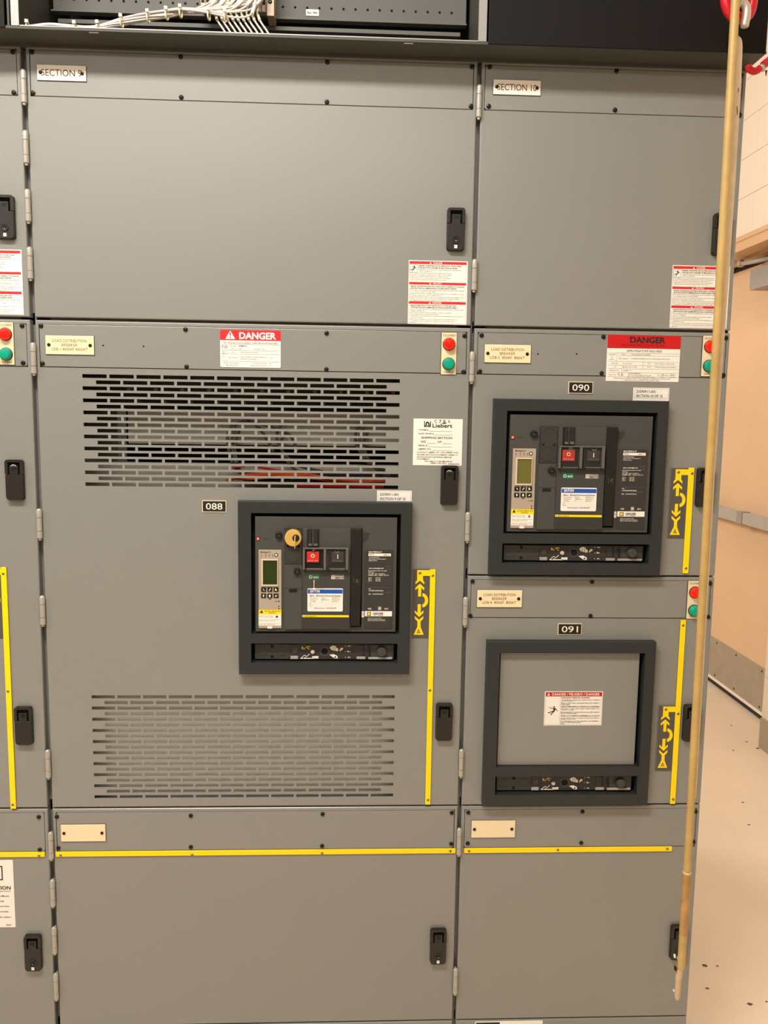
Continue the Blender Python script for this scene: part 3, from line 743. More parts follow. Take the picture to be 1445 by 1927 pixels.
xl = P(1293, 1125).x; indicator('10', xl, xl + wI, P(1296, 1093).z, P(1292, 1164).z, P(1311, 1114.5).z, P(1309, 1148.5).z)

# ------------------------------------------------------------------ mimic strips and diagrams
def strip(s, x0, x1, z0, z1, screws, name='mimic_strip'):
    mb = MB().use(YELLOW); mb.plate(x0, x1, z0, z1, -0.003, 0, 0.0, 0.0005)
    mb.use(INKTAN); mb.plate(x0 - .0004, x1 + .0006, z0 - .0006, z1 + .0002, -0.0008, 0.0001)
    o = obj(name, mb, sec[s], label='yellow mimic strip')
    for px, py in screws:
        q = P(px, py); obj('screw', SCRY, o, at=(q.x, -0.003, q.z))
def vstrip(s, l, r, bot, screws): a, c = P(*l), P(*r); b = P(*bot); strip(s, (a.x + b.x) / 2 - (c.x - a.x) / 2 + (c.x - a.x) / 2 * 0, (a.x + b.x) / 2 - (c.x - a.x) / 2 + (c.x - a.x), b.z, a.z, screws)
a, b, c, d = P(809, 1071.2), P(818.8, 1071.2), P(800, 1513), P(810, 1513)
X9 = ((a.x + c.x) / 2, (b.x + d.x) / 2); Z9 = (c.z, a.z)
strip('9', X9[0], X9[1], c.z, a.z, [(814, 1082.5), (808.5, 1298), (805, 1504)])
a, b, c, d = P(2, 1067), P(13, 1067), P(20.6, 1521), P(30.6, 1521); X8 = ((a.x + c.x) / 2, (b.x + d.x) / 2)
strip('8', X8[0], X8[1], c.z, a.z, [(7.2, 1079), (16, 1300), (25, 1513)]); Z8 = a.z
a, b, c, d = P(1295.6, 880), P(1306, 880), P(1283, 1078.5), P(1294, 1078.5); X90 = ((a.x + c.x) / 2, (b.x + d.x) / 2); Z90 = a.z
strip('10', X90[0], X90[1], c.z, a.z, [(1301, 890.6), (1289.5, 1068.8)])
a, b, c, d = P(1280, 1166.5), P(1289.5, 1166.5), P(1260, 1512), P(1270, 1512); X91 = ((a.x + c.x) / 2, (b.x + d.x) / 2)
strip('10', X91[0], X91[1], c.z, a.z, [(1284.3, 1176), (1274.7, 1342), (1265.5, 1503)])
h = 0.0113
for s, l, r, sc in (('8', (0, 1609), (85, 1609), [(74.5, 1609)]), ('9', (105.5, 1607.5), (857, 1599), [(115, 1608), (362, 1607), (606, 1604), (847, 1600)]), ('10', (873, 1600), (1263.5, 1596), [(882, 1600), (1049, 1598), (1254.5, 1596)])):
    a, b = P(*l), P(*r); zc = (a.z + b.z) / 2; zc = 0.6327
    strip(s, a.x if s != '8' else -0.9, b.x, zc - h / 2, zc + h / 2, sc)
# plug-in symbol plates: coordinates traced once in a 1134-unit drawing, 11.34 units to a picture pixel
def mimic_plate(s, xr, zt):
    if 'm' not in MM:
        k = (P(809, 1071).x - P(776, 1069).x) / 372.0; kz = (P(776, 1069).z - P(774, 1200).z) / 1485.0
        U = lambda x, y: ((x - 552) * k + (y - 240) * k * 0.018, -(y - 215) * kz)
        b = MB().use(MIMICP); z0 = U(0, 1700)[1]
        b.plate(U(180, 215)[0], -0.0003, z0, 0, -0.0016, 0)
        b.use(STEELPALE); b.rect(U(180, 215)[0], -0.0003, -0.0013, 0, -0.0018); b.use(PAINT); b.rect(U(180, 215)[0], U(188, 215)[0], z0, -0.0013, -0.0018)
        y = MB().use(YELLOW)
        for poly in ([(277, 255), (552, 255), (552, 375), (400, 375), (400, 470), (430, 510), (428, 555), (335, 478), (240, 555), (240, 505), (275, 470)],
                     [(335, 540), (430, 630), (422, 680), (364, 630), (360, 815), (297, 815), (300, 630), (238, 680), (238, 630)],
                     [(290, 978), (356, 978), (352, 1165), (412, 1110), (412, 1160), (318, 1250), (225, 1160), (225, 1110), (286, 1165)],
                     [(225, 1230), (318, 1310), (410, 1230), (408, 1285), (352, 1345), (350, 1460), (418, 1632), (200, 1632), (282, 1460), (283, 1345), (225, 1285)]):
            y.prism([U(*p) for p in poly], -0.0024, -0.0014)
        arc = [(388 + 122 * math.cos(t), 895 - 150 * math.sin(t)) for t in [math.pi / 2 - i * math.pi / 14 for i in range(15)]] + [(388 + 54 * math.cos(t), 895 - 84 * math.sin(t)) for t in [-math.pi / 2 + i * math.pi / 14 for i in range(15)]]
        y.prism([U(*p) for p in arc], -0.0024, -0.0014)
        y.use(INKTAN); y.flat([U(310, 1505), U(268, 1595), U(350, 1595)], -0.0026); y.use(WHITE); y.flat([U(311, 1545), U(296, 1580), U(326, 1580)], -0.0028)
        MM['m'] = (b.mesh('mimic_plate'), y.mesh('mimic_symbol')); MM['s'] = U(335, 315)
    at = (xr, 0, zt); o = obj('mimic_plate', MM['m'][0], sec[s], at=at, label='grey plate with yellow draw-out breaker symbols'); obj('mimic_symbol', MM['m'][1], o, at=at)
    obj('screw', SCRY, o, at=(xr + MM['s'][0], -0.0024, zt + MM['s'][1]))
MM = {}
mimic_plate('9', X9[0], P(790, 1069).z); mimic_plate('8', X8[0], Z8 + 0.0006); mimic_plate('10', X90[0], Z90 + 0.0006); mimic_plate('10', X91[0], P(1255, 1325.7).z)

# ------------------------------------------------------------------ stickers
def man(mb, x, z, k, y):
    # falling figure struck by a spark
    mb.disc(x + 0.06 * k, z + 0.33 * k, 0.062 * k, y, 12)
    mb.flat([(x - 0.04 * k, z + 0.22 * k), (x + 0.13 * k, z + 0.25 * k), (x + 0.19 * k, z + 0.16 * k), (x + 0.09 * k, z - 0.10 * k), (x - 0.04 * k, z - 0.10 * k), (x + 0.02 * k, z + 0.05 * k)], y)
    mb.line((x - 0.02 * k, z + 0.22 * k), (x - 0.22 * k, z + 0.21 * k), 0.05 * k, y); mb.line((x - 0.2 * k, z + 0.21 * k), (x - 0.42 * k, z + 0.32 * k), 0.025 * k, y)
    mb.line((x + 0.15 * k, z + 0.2 * k), (x + 0.35 * k, z - 0.02 * k), 0.06 * k, y)
    mb.line((x + 0.05 * k, z - 0.06 * k), (x - 0.22 * k, z - 0.38 * k), 0.075 * k, y); mb.line((x, z - 0.04 * k), (x - 0.46 * k, z - 0.22 * k), 0.065 * k, y)
def tri(mb, x, z, h, y): mb.flat([(x - h * .58, z), (x + h * .58, z), (x, z + h)], y)
EN = [('', 0), ('Apply appropriate personal protective equipment (PPE) and follow safe electrical work', 1), ('practices. See NFPA 70E.', 1), ('This equipment must be installed and serviced only by qualified electrical personnel.', 0),
      ('Turn off all power supplying this equipment before working on or inside equipment.', 0), ('Always use a properly rated voltage sensing device to confirm power is off.', 0),
      ('Replace all devices, doors, and covers before turning on power to this equipment.', 0), ('Failure to follow these instructions will result in death or serious injury.', 0)]
ES = ['Utilice equipo de protección personal (EPP) apropiado y siga las prácticas de seguridad eléctrica establecidas', 'por su compañía; consulte la norma 70E de NFPA.', 'Solamente el personal eléctrico especializado deberá instalar y prestar servicio de mantenimiento a este equipo.',
      'Desenergice el equipo antes de realizar cualquier trabajo en él.', 'Siempre utilice un dispositivo detector de tensión nominal adecuado para confirmar la desenergización del equipo.', 'Vuelva a colocar todos los dispositivos, las puertas y las cubiertas antes de energizar este equipo.', 'El incumplimiento de estas instrucciones podrá causar la muerte o lesiones serias.']
FR = ['Portez un équipement de protection personnelle (ÉPP) approprié et observez les méthodes de travail électrique', 'sécuritaire. Voir NFPA 70E.', 'Seul un personnel qualifié doit effectuer l\'installation et l\'entretien de cet appareil.', 'Coupez l\'alimentation de cet appareil avant d\'y travailler.',
      'Utilisez toujours un dispositif de détection de tension à valeur nominale appropriée pour s\'assurer que toute', 'alimentation est coupée.', 'Replacez tous les dispositifs, les portes et les couvercles avant de mettre l\'appareil sous tension.', 'Si ces directives ne sont pas respectées, cela entraînera la mort ou des blessures graves.']
def hazard_label_meshes():
    w, hh = 0.1245, 0.1305
    b = MB().use(WHITE); b.plate(0, w, -hh, 0, -0.0004, 0)
    b.use(RED)
    bands = [(0.0022, 0.0075), (0.0445, 0.0495), (0.0838, 0.0892)]
    for a, c in bands: b.rect(0.0017, w - 0.0025, -c, -a, -0.0006)
    L = MB().use(INKGREY)
    L.outline(0.0015, w - 0.0025, -hh + 0.0022, -0.0018, 0.0003, -0.0006)
    L.outline(0.0022, 0.0185, -0.0245, -0.0085, 0.0004, -0.0007)
    L.use(INK); man(L, 0.0105, -0.0165, 0.0155, -0.0008)
    L.use(WHITE)
    for (a, c), t in zip(bands, ('DANGER', 'PELIGRO', 'DANGER')):
        L.text(t, 0.052, 0.071, -c + .0013, -a - .0011, -0.0008, .02, 'fit', 1); tri(L, 0.046, -c + .0008, 0.0038, -0.0008)
    L.use(INK)
    L.para(['HAZARD OF ELECTRIC SHOCK, EXPLOSION, OR ARC FLASH', 'THIS SECTION SUPPLIED BY MULTIPLE SOURCES'], 0.0205, 0.1105, -0.0085, 0.0044, -0.0008, .016)
    z = -0.0173
    for k, t in enumerate(EN[1:]):
        x = 0.0225 if t[1] else 0.0055
        L.para([t[0]], x, w - (0.005 if k == 0 else 0.02 if k > 1 else 0.03), z, 0.0033, -0.0008, 0.004, cap=0.55)
        if k != 1 and k < 6: L.disc(x - 0.0022, z - 0.0017, 0.0007, -0.0008, 6)
        z -= 0.0034
    L.para(['PELIGRO DE DESCARGA ELÉCTRICA, EXPLOSIÓN O DESTELLO POR ARQUEO', 'ESTA SECCIÓN ES SUMINISTRADA POR MÚLTIPLES FUENTES'], 0.005, w - 0.006, -0.0508, 0.0042, -0.0008, .016)
    z = -0.0592
    for k, t in enumerate(ES):
        L.para([t], 0.005, w - 0.006, z, 0.0034, -0.0008, 0.004, cap=0.55)
        if k not in (1, 6): L.disc(0.0033, z - 0.0017, 0.0007, -0.0008, 6)
        z -= 0.0034
    L.para(['RISQUE D\'ÉLECTROCUTION, D\'EXPLOSION OU D\'ÉCLAIR D\'ARC', 'CETTE SECTION EST ALIMENTÉE PAR DES SOURCES MULTIPLES'], 0.0055, w - 0.022, -0.0902, 0.0042, -0.0008, .016)
    z = -0.0986
    for k, t in enumerate(FR):
        L.para([t], 0.0055, w - 0.006, z, 0.0034, -0.0008, 0.004, cap=0.55)
        if k in (0, 2, 3, 4, 6): L.disc(0.0035, z - 0.0017, 0.0007, -0.0008, 6)
        z -= 0.0034
    L.para(['80298-543-01'], 0.0045, 0.02, z, 0.003, -0.0008, cap=.5)
    return b.mesh('hazard_label'), L.mesh('lettering')
HZ = hazard_label_meshes()
for s, px, py, anchor in (('9', 769.2, 489.5, 'l'), ('8', 40.3, 470.3, 'r'), ('10', 1265.8, 498.8, 'l')):
    q = P(px, py); at = (q.x - (0.1245 if anchor == 'r' else 0), 0, q.z)
    o = obj('hazard_label', HZ[0], sec[s], at=at, label='white hazard label with three red bands'); obj('lettering', HZ[1], o, at=at)
# arc flash sticker with a white DANGER on red
a, b = P(414, 620.4), P(528.2, 692.6); w, hh = b.x - a.x, a.z - b.z
m = MB().use(WHITE); m.plate(a.x, b.x, b.z, a.z, -0.0005, 0, 0.003)
zr = a.z - hh * 0.275
m.use(RED); m.prism([(a.x, zr), (b.x, zr)] + [p for p in rrect(a.x, b.x, zr - 0.01, a.z, 0.003) if p[1] > zr], -0.0007, -0.0004)
o = obj('arc_flash_sticker', m, S9, label='sticker with white DANGER on a red band')
X = lambda f: a.x + w * f
Zf = lambda f: a.z - hh * f
L = MB().use(WHITE); L.text('DANGER', X(.315), X(.925), Zf(.232), Zf(.065), -0.0009, .035, 'fit', 3)
L.prism([(X(.085), Zf(.245)), (X(.25), Zf(.245)), (X(.168), Zf(.02))], -0.0009, -0.0006)
L.use(REDD); L.flat([(X(.155), Zf(.075)), (X(.181), Zf(.075)), (X(.174), Zf(.17)), (X(.162), Zf(.17))], -0.0011); L.disc(X(.168), Zf(.2), w * .011, -0.0011, 10)
L.use(INKGREY); L.text('SHOCK & ARC FLASH HAZARD - APPROPRIATE PPE REQUIRED', X(.06), X(.95), Zf(.365), Zf(.325), -0.0009, .01, 'fit', 1)
for f in (.385, .545, .64, .84): L.rect(X(.02), X(.985), Zf(f) - .0002, Zf(f) + .0002, -0.0008)
L.rect(X(.1) - .0002, X(.1) + .0002, Zf(.84), Zf(.545), -0.0008); L.rect(X(.165) - .0002, X(.165) + .0002, Zf(.545), Zf(.40), -.0008)
L.use(INK); L.text('CJL', X(.025), X(.135), Zf(.475), Zf(.41), -0.0009, .0, 'fit', 2)
L.use(INKGREY)
for t, x0, x1, f in (('Equipment:', .175, .28, .425), ('Study Date: 4/2004', .175, .36, .505), ('Voltage: 480 V  3P 4W', .55, .74, .505), ('156 in', .18, .25, .6), ('ARC FLASH BOUNDARY', .335, .63, .59), ('58.9 cal/cm^2', .14, .3, .74), ('CALCULATED INCIDENT ENERGY AT', .335, .785, .72), ('WORKING DISTANCE', .335, .6, .775), ('36 in', .83, .89, .73), ('480 VAC Shock Hazard', .06, .3, .88), ('Min. Glove Class 00', .10, .31, .94), ('Limited Approach Boundary', .53, .77, .88), ('42 in', .81, .86, .88), ('Restricted Approach Boundary', .5, .77, .94), ('12 in', .81, .86, .94), ('USE', .035, .07, .575), ('PPE', .03, .075, .625), ('CAT', .03, .075, .68), ('4', .045, .06, .735)):
    L.text(t, X(x0), X(x1), Zf(f) - .0011, Zf(f) + .0011, -0.0009, .008, 'fit', 1)
L.use(INK); L.text('SWBD-01', X(.305), X(.44), Zf(.445), Zf(.405), -0.0009, .02, 'fit', 1)
obj('lettering', L, o)
# arc flash paper with black DANGER on red
a, b = P(1143.5, 629.5), P(1276.3, 719); w, hh = b.x - a.x, a.z - b.z; X10 = X; 
X = lambda f: a.x + w * f
Zf = lambda f: a.z - hh * f
m = MB().use(WHITE); m.plate(a.x, b.x, b.z, a.z, -0.0005, 0); m.use(REDD); m.rect(a.x, b.x, Zf(.29), a.z, -0.0007)
o = obj('arc_flash_sticker', m, sec['10'], label='paper with black DANGER on a red band')
L = MB().use(INK); L.text('DANGER', X(.305), X(.79), Zf(.165), Zf(.045), -0.0009, .035, 'fit', 3)
L.use(REDDD); L.text('ARC FLASH AND SHOCK HAZARD', X(.19), X(.80), Zf(.24), Zf(.195), -0.0009, .015, 'fit', 1)
L.use(INKGREY); L.text('APPROPRIATE PPE REQUIRED', X(.265), X(.755), Zf(.365), Zf(.32), -0.0009, .01, 'fit', 1)
for f, x0, x1 in ((.395, .02, .99), (.445, .14, .99), (.575, .02, .99), (.655, .02, .99), (.73, .02, .99), (.815, .02, .99), (.905, .02, .99), (.865, .71, .96)): L.rect(X(x0), X(x1), Zf(f) - .0002, Zf(f) + .0002, -0.0008)
for x, f0, f1 in ((.13, .395, .575), (.5, .575, .73), (.21, .73, .815), (.71, .815, .905), (.83, .815, .905)): L.rect(X(x) - .0002, X(x) + .0002, Zf(f1), Zf(f0), -0.0008)
for t, x0, x1, f in (('USE PPE', .025, .11, .43), ('OF', .055, .08, .48), ('CAT 4', .035, .10, .53), ('108 in', .2, .26, .42), ('ARC FLASH BOUNDARY', .335, .6, .42), ('28.5 cal/cm^2', .16, .3, .51), ('INCIDENT ENERGY AT 36 in WORKING DISTANCE', .335, .86, .51), ('480 VAC', .07, .155, .615), ('Shock Hazard', .22, .35, .615), ('42 in', .56, .61, .61), ('Limited Approach Boundary', .66, .93, .61), ('00', .10, .13, .69), ('Minimum Glove Class', .22, .42, .69), ('12 in', .56, .61, .685), ('Restricted Approach Boundary', .665, .95, .685), ('Equipment', .045, .17, .77), ('SWBD-01', .225, .335, .77), ('Prepared by', .03, .135, .86), ('CJL ENGINEERING', .3, .47, .83), ('1550 Coraopolis Heights Rd, Suite 340', .3, .62, .868), ('Moon Township PA 15108  412-262-1220', .3, .67, .905), ('DATE', .76, .8, .845), ('4/2014', .735, .8, .9), ('JOB NO', .88, .94, .845), ('140046', .87, .955, .9), ('Warning: changes in equipment settings or system configuration will invalidate the calculated values', .1, .88, .937), ('Calculated values per NFPA 70E and IEEE 1584', .25, .73, .972)):
    L.text(t, X(x0), X(x1), Zf(f) - .0011, Zf(f) + .0011, -0.0009, .008, 'fit', 1)
L.use(INK); L.text('C JL', X(.16), X(.24), Zf(.875), Zf(.83), -0.0009, .0, 'fit', 2)
obj('lettering', L, o)
# shipping serial stickers
for s, tl, br, l2 in (('9', (709.5, 923), (774.5, 945.5), 'SECTION 9 OF 10'), ('10', (1192, 729.3), (1258.5, 752), 'SECTION 10 OF 15')):
    a, b = P(*tl, -.001), P(*br, -.001); w, hh = b.x - a.x, a.z - b.z
    m = MB().use(WHITE); m.plate(a.x, b.x, b.z - .004, a.z, -0.0006, 0)
    o = obj('serial_sticker', m, sec[s], label='white sticker reading ' + l2)
    L = MB().use(INKGREY); L.outline(a.x + .0025, b.x - .002, b.z + .002, a.z - .0018, .0004, -.0008)
    L.use(INK); L.text('23590911-001', a.x + w * .08, a.x + w * .62, a.z - hh * .44, a.z - hh * .22, -.0008, .012, 'fit', 2); L.text(l2, a.x + w * .08, a.x + w * .82, a.z - hh * .82, a.z - hh * .6, -.0008, .012, 'fit', 2)
    obj('lettering', L, o)
# shipping section label
a, b = P(778.2, 787.5), P(868.5, 876.3); w, hh = b.x - a.x, a.z - b.z
m = MB().use(WHITE); m.plate(a.x, b.x, b.z, a.z, -0.0005, 0); o = obj('shipping_label', m, S9, label='white shipping section label with a company logo')
X = lambda f: a.x + w * f
Zf = lambda f: a.z - hh * f
L = MB().use(INK)
L.text('Liebert', X(.385), X(.79), Zf(.185), Zf(.105), -.0009, .018, 'fit', 3)
L.rect(X(.215), X(.352), Zf(.175), Zf(.052), -.0008); L.use(WHITE); L.disc(X(.282), Zf(.108), w * .052, -.001, 20, hh * .055); L.rect(X(.23), X(.335), Zf(.105), Zf(.052), -.0009)
L.use(INK); L.rect(X(.215), X(.232), Zf(.175), Zf(.052), -.0011); L.disc(X(.283), Zf(.112), w * .042, -.0012, 18, hh * .045); L.flat([(X(.283), Zf(.052)), (X(.25), Zf(.1)), (X(.316), Zf(.1))], -.0012); L.use(WHITE); L.disc(X(.283), Zf(.118), w * .014, -.0014, 12, hh * .026)
L.use(INK)
L.text('SYSTEM #', X(.105), X(.3), Zf(.254), Zf(.227), -.0009, .01, 'fit', 1); L.rect(X(.31), X(.79), Zf(.268), Zf(.264), -.0009)
L.text('SALES ORDER #', X(.10), X(.415), Zf(.332), Zf(.305), -.0009, .01, 'fit', 1); L.rect(X(.43), X(.80), Zf(.347), Zf(.343), -.0009)
L.text('SHIPPING SECTION', X(.165), X(.79), Zf(.43), Zf(.385), -.0009, .008, 'fit', 2)
L.text('NO.', X(.16), X(.27), Zf(.515), Zf(.468), -.0009, .008, 'fit', 2); L.rect(X(.29), X(.47), Zf(.532), Zf(.527), -.0009); L.text('OF', X(.495), X(.58), Zf(.515), Zf(.472), -.0009, .008, 'fit', 2); L.rect(X(.6), X(.78), Zf(.535), Zf(.53), -.0009)
L.text('SERIAL #', X(.105), X(.285), Zf(.588), Zf(.558), -.0009, .01, 'fit', 1); L.rect(X(.3), X(.8), Zf(.605), Zf(.601), -.0009)
L.text('LIEBERT P/N', X(.105), X(.355), Zf(.665), Zf(.635), -.0009, .01, 'fit', 1); L.rect(X(.375), X(.805), Zf(.682), Zf(.678), -.0009)
for t, x0, x1, f in (('CONTACT LIEBERT AT 1-800-LIEBERT FOR', .08, .92, .72), ('PROPER SECTION PLACEMENT. REFER TO', .085, .925, .772), ('INSTALLATION DRAWINGS BEFORE', .085, .79, .822), ('PLACEMENT', .085, .34, .866), ('THIS LABEL IS TO BE REMOVED BY', .235, .81, .912), ('LIEBERT LAB ONLY', .36, .68, .95), ('02-792205-00 REV 2', .72, .965, .965)):
    L.text(t, X(x0), X(x1), Zf(f) - hh * .014, Zf(f) + hh * .012, -.0009, .01, 'fit', 1)
for t, x0, x1 in (('C', .42, .475), ('7', .515, .565), ('8', .6, .645), ('A', .695, .745)): L.text(t, X(x0), X(x1), Zf(.085 if t != '8' else .09), Zf(.02), -.0009, .0, 'fit', 2)
L.line((X(.585), Zf(.1)), (X(.665), Zf(.085)), w * .018, -.001)
obj('lettering', L, o)
# instruction label on the left cabinet
a, b = P(-62, 1619), P(29.5, 1744.5); w, hh = b.x - a.x, a.z - b.z
m = MB().use(WHITE); m.plate(a.x, b.x, b.z, a.z, -0.0005, 0); o = obj('instruction_label', m, sec['8'], label='white instruction label cut off by the left edge')
X = lambda f: a.x + w * f
Zf = lambda f: a.z - hh * f
L = MB().use(INK); c0, c1 = b.x - .0585, b.x - .0235
L.outline(c0, c1, Zf(.295), Zf(.085), .0025, -.0008); L.prism(rrect(c0 + .0065, c1 - .0065, Zf(.265), Zf(.115), .006), -.0009, -.0006); L.use(WHITE); L.prism(rrect(c0 + .012, c1 - .012, Zf(.235), Zf(.145), .003), -.0011, -.0008)
L.use(INK)
L.text('INFORMATION', X(.09), b.x - .0072, Zf(.435), Zf(.385), -.0009, .02, 'fit', 2); L.rect(X(.09), b.x - .0072, Zf(.462), Zf(.457), -.0009)
for t, xr, f in (('For Instruction Manuals,', .0105, .53), ('Warnings, and Drawings,', .0225, .605), ('Renewal and Accessory Parts', .0115, .683), ('See Literature Packed inside.', .0135, .762), ('Keep this literature with equipment after installation.', .0085, .845), ('80298-002', .009, .965)):
    L.text(t, X(.08) if f < .9 else b.x - .02, b.x - xr, Zf(f) - .0018, Zf(f) + .0018, -.0009, .01, 'r' if f < .84 else 'fit', 1)
obj('lettering', L, o)

# ------------------------------------------------------------------ circuit breakers
K4 = 3.4405
OX, OZ = 0.4178, 1.4355
def U(cx, cy):     # measured face position -> millimetre frame of a breaker (origin: upper left corner of the bezel)
    q = P(440 + cx / K4, 920 + cy / K4, -0.02)
    return (q.x - OX) * (BW / 0.3725) - BW / 2, q.z - OZ + BH / 2
def UR(x0, y0, x1, y1): (a, b), (c, d) = U(x0, y0), U(x1, y1); return a, c, d, b     # x0,x1,z0,z1
YB = -0.020
def bezel_mesh():
    b = MB().use(BEZEL)
    up = UR(110, 157, 1070, 942); lo = UR(111, 1002, 1058, 1129)
    b.sheet(-BW / 2, BW / 2, -BH / 2, BH / 2, YB, 0.001, [up, lo], r=0.002, hole_back=0.012)
    return b.mesh('bezel')
BZM = bezel_mesh()
def R(mb, x0, y0, x1, y1, yf, yb, r=0, bev=0.0):
    a, c, d, b = UR(x0, y0, x1, y1); mb.plate(a, c, d, b, yf, yb, r, bev)
def RF(mb, x0, y0, x1, y1, y): a, c, d, b = UR(x0, y0, x1, y1); mb.rect(a, c, d, b, y)
def TX(mb, t, x0, y0, x1, y1, y, bold=.01, res=1, align='fit'): a, c, d, b = UR(x0, y0, x1, y1); mb.text(t, a, c, d, b, y, bold, align, res)
k1 = BW / 1115.0   # one measured unit in metres
def control_strip(root, at):
    parts = {}
    m = MB().use(DEEP); R(m, 100, 990, 1070, 1140, 0.011, 0.014); obj('strip_recess', m, root, at=at)
    m = MB().use(FACE2); R(m, 130, 1019, 1037, 1119, -0.004, 0.012, 0, 0.0008)
    m.use(PLATE); RF(m, 358, 1020, 363, 1118, -.0045); RF(m, 415, 1020, 427, 1118, -.0045); RF(m, 790, 1020, 794, 1118, -.0045); RF(m, 857, 1020, 866, 1118, -.0045)
    st = obj('racking_panel', m, root, at=at)
    m = MB().use(PLATE)
    for cx in (182, 308):
        (x, z) = U(cx, 1066); m.annulus(x, z, k1 * 26, k1 * 29, -.0046, 20, 160); m.annulus(x, z, k1 * 26, k1 * 29, -.0046, 200, 340)
        m.outline(*[v for v in (U(cx - 44, 0)[0], U(cx + 44, 0)[0], U(0, 1094)[1], U(0, 1038)[1])], .0004, -.0046)
    for cy in (1034, 1100):
        x, z = U(244, cy); m.use(DEEP); m.disc(x, z, k1 * 11, -.0047, 14)
    obj('blank_plate_marks', m, st, at=at)
    m = MB().use(PLATE); R(m, 366, 1022, 412, 1088, -.0052, 0); m.use(INKGREY); TX(m, 'O/I', 378, 1050, 402, 1072, -.0055)
    m.use(LIPS); R(m, 364, 1096, 413, 1116, -.007, 0, 0, .0008); obj('position_window', m, st, at=at)
    m = MB().use(PLATE); RF(m, 430, 1020, 780, 1118, -.0046)
    m.use(CREAM)
    for (p, q) in (((438, 1036), (446, 1050)),): RF(m, p[0], p[1], q[0], q[1], -.005)
    m.use(YELLOW)
    for p, q in (((450, 1050), (472, 1034)), ((472, 1034), (492, 1036)), ((466, 1036), (488, 1054)), ((452, 1054), (462, 1040))): m.line(U(*p), U(*q), .0012, -.005)
    m.use(CREAMW)
    for p, q in (((434, 1108), (456, 1090)), ((456, 1090), (470, 1100)), ((470, 1100), (488, 1082)), ((444, 1112), (464, 1104))): m.line(U(*p), U(*q), .0012, -.005)
    RF(m, 505, 1096, 546, 1112, -.005)
    m.rect(U(431, 0)[0], U(520, 0)[0], U(0, 1114)[1], U(0, 1108)[1], -.005)
    for poly in ([(620, 1040), (640, 1028), (660, 1032), (662, 1042), (676, 1048), (674, 1066), (650, 1062), (630, 1056)], [(616, 1088), (646, 1084), (670, 1096), (672, 1112), (652, 1112), (634, 1100)], [(682, 1060), (692, 1048), (688, 1044), (706, 1042), (704, 1058), (699, 1054), (688, 1066)]):
        m.flat([U(*p) for p in poly], -.005)
    m.use(PLATE); m.disc(*U(656, 1103), .002, -.0052, 10); m.line(U(640, 1036), U(640, 1060), .0008, -.0052); m.line(U(652, 1032), U(656, 1062), .0008, -.0052)
    m.use(CREAMW)
    for cy in (1031, 1067, 1104):
        for cx in (720, 738, 750): RF(m, cx, cy - 2, cx + (10 if cx == 738 else 4), cy + 3, -.005)
    m.flat([U(732, 1061), U(744, 1061), U(738, 1074)], -.0051)
    obj('racking_symbols', m, st, at=at)
    x, z = U(509, 1068); m = MB().use(PINK); m.lathe(x, z, [(.001, -.0105), (k1 * 11, -.0098), (k1 * 14.5, -.0075), (k1 * 14.5, -.004)], 18); obj('reset_button', m, st, at=at, label='pale round button')
    x, z = U(586, 1066); m = MB().use(DEEP); m.disc(x, z, k1 * 24, -.0052, 24); m.use(GUARDRIM); m.annulus(x, z, k1 * 24, k1 * 28, -.0053); obj('crank_socket', m, st, at=at)
    m = MB().use(PLATE); R(m, 797, 1026, 848, 1092, -.0055, 0); m.use(BLACK); R(m, 838, 1026, 844, 1092, -.0065, 0); m.use(LIPS); R(m, 795, 1100, 852, 1116, -.0075, 0, 0, .0008); obj('shutter', m, st, at=at)
    m = MB().use(FACE2); R(m, 872, 1024, 1028, 1098, -.0055, 0); m.use(BLACK); R(m, 874, 1030, 886, 1098, -.0065, 0); m.use(LIPS); R(m, 872, 1102, 1028, 1116, -.0085, 0, 0, .0008); obj('crank_storage', m, st, at=at)
    x, z = U(958, 1063); m = MB().use(FACE2); m.lathe(x, z, [(k1 * 8, -.0165), (k1 * 27, -.0158), (k1 * 32, -.013), (k1 * 33, -.004)], 22); obj('crank_knob', m, st, at=at, label='round dark knob')

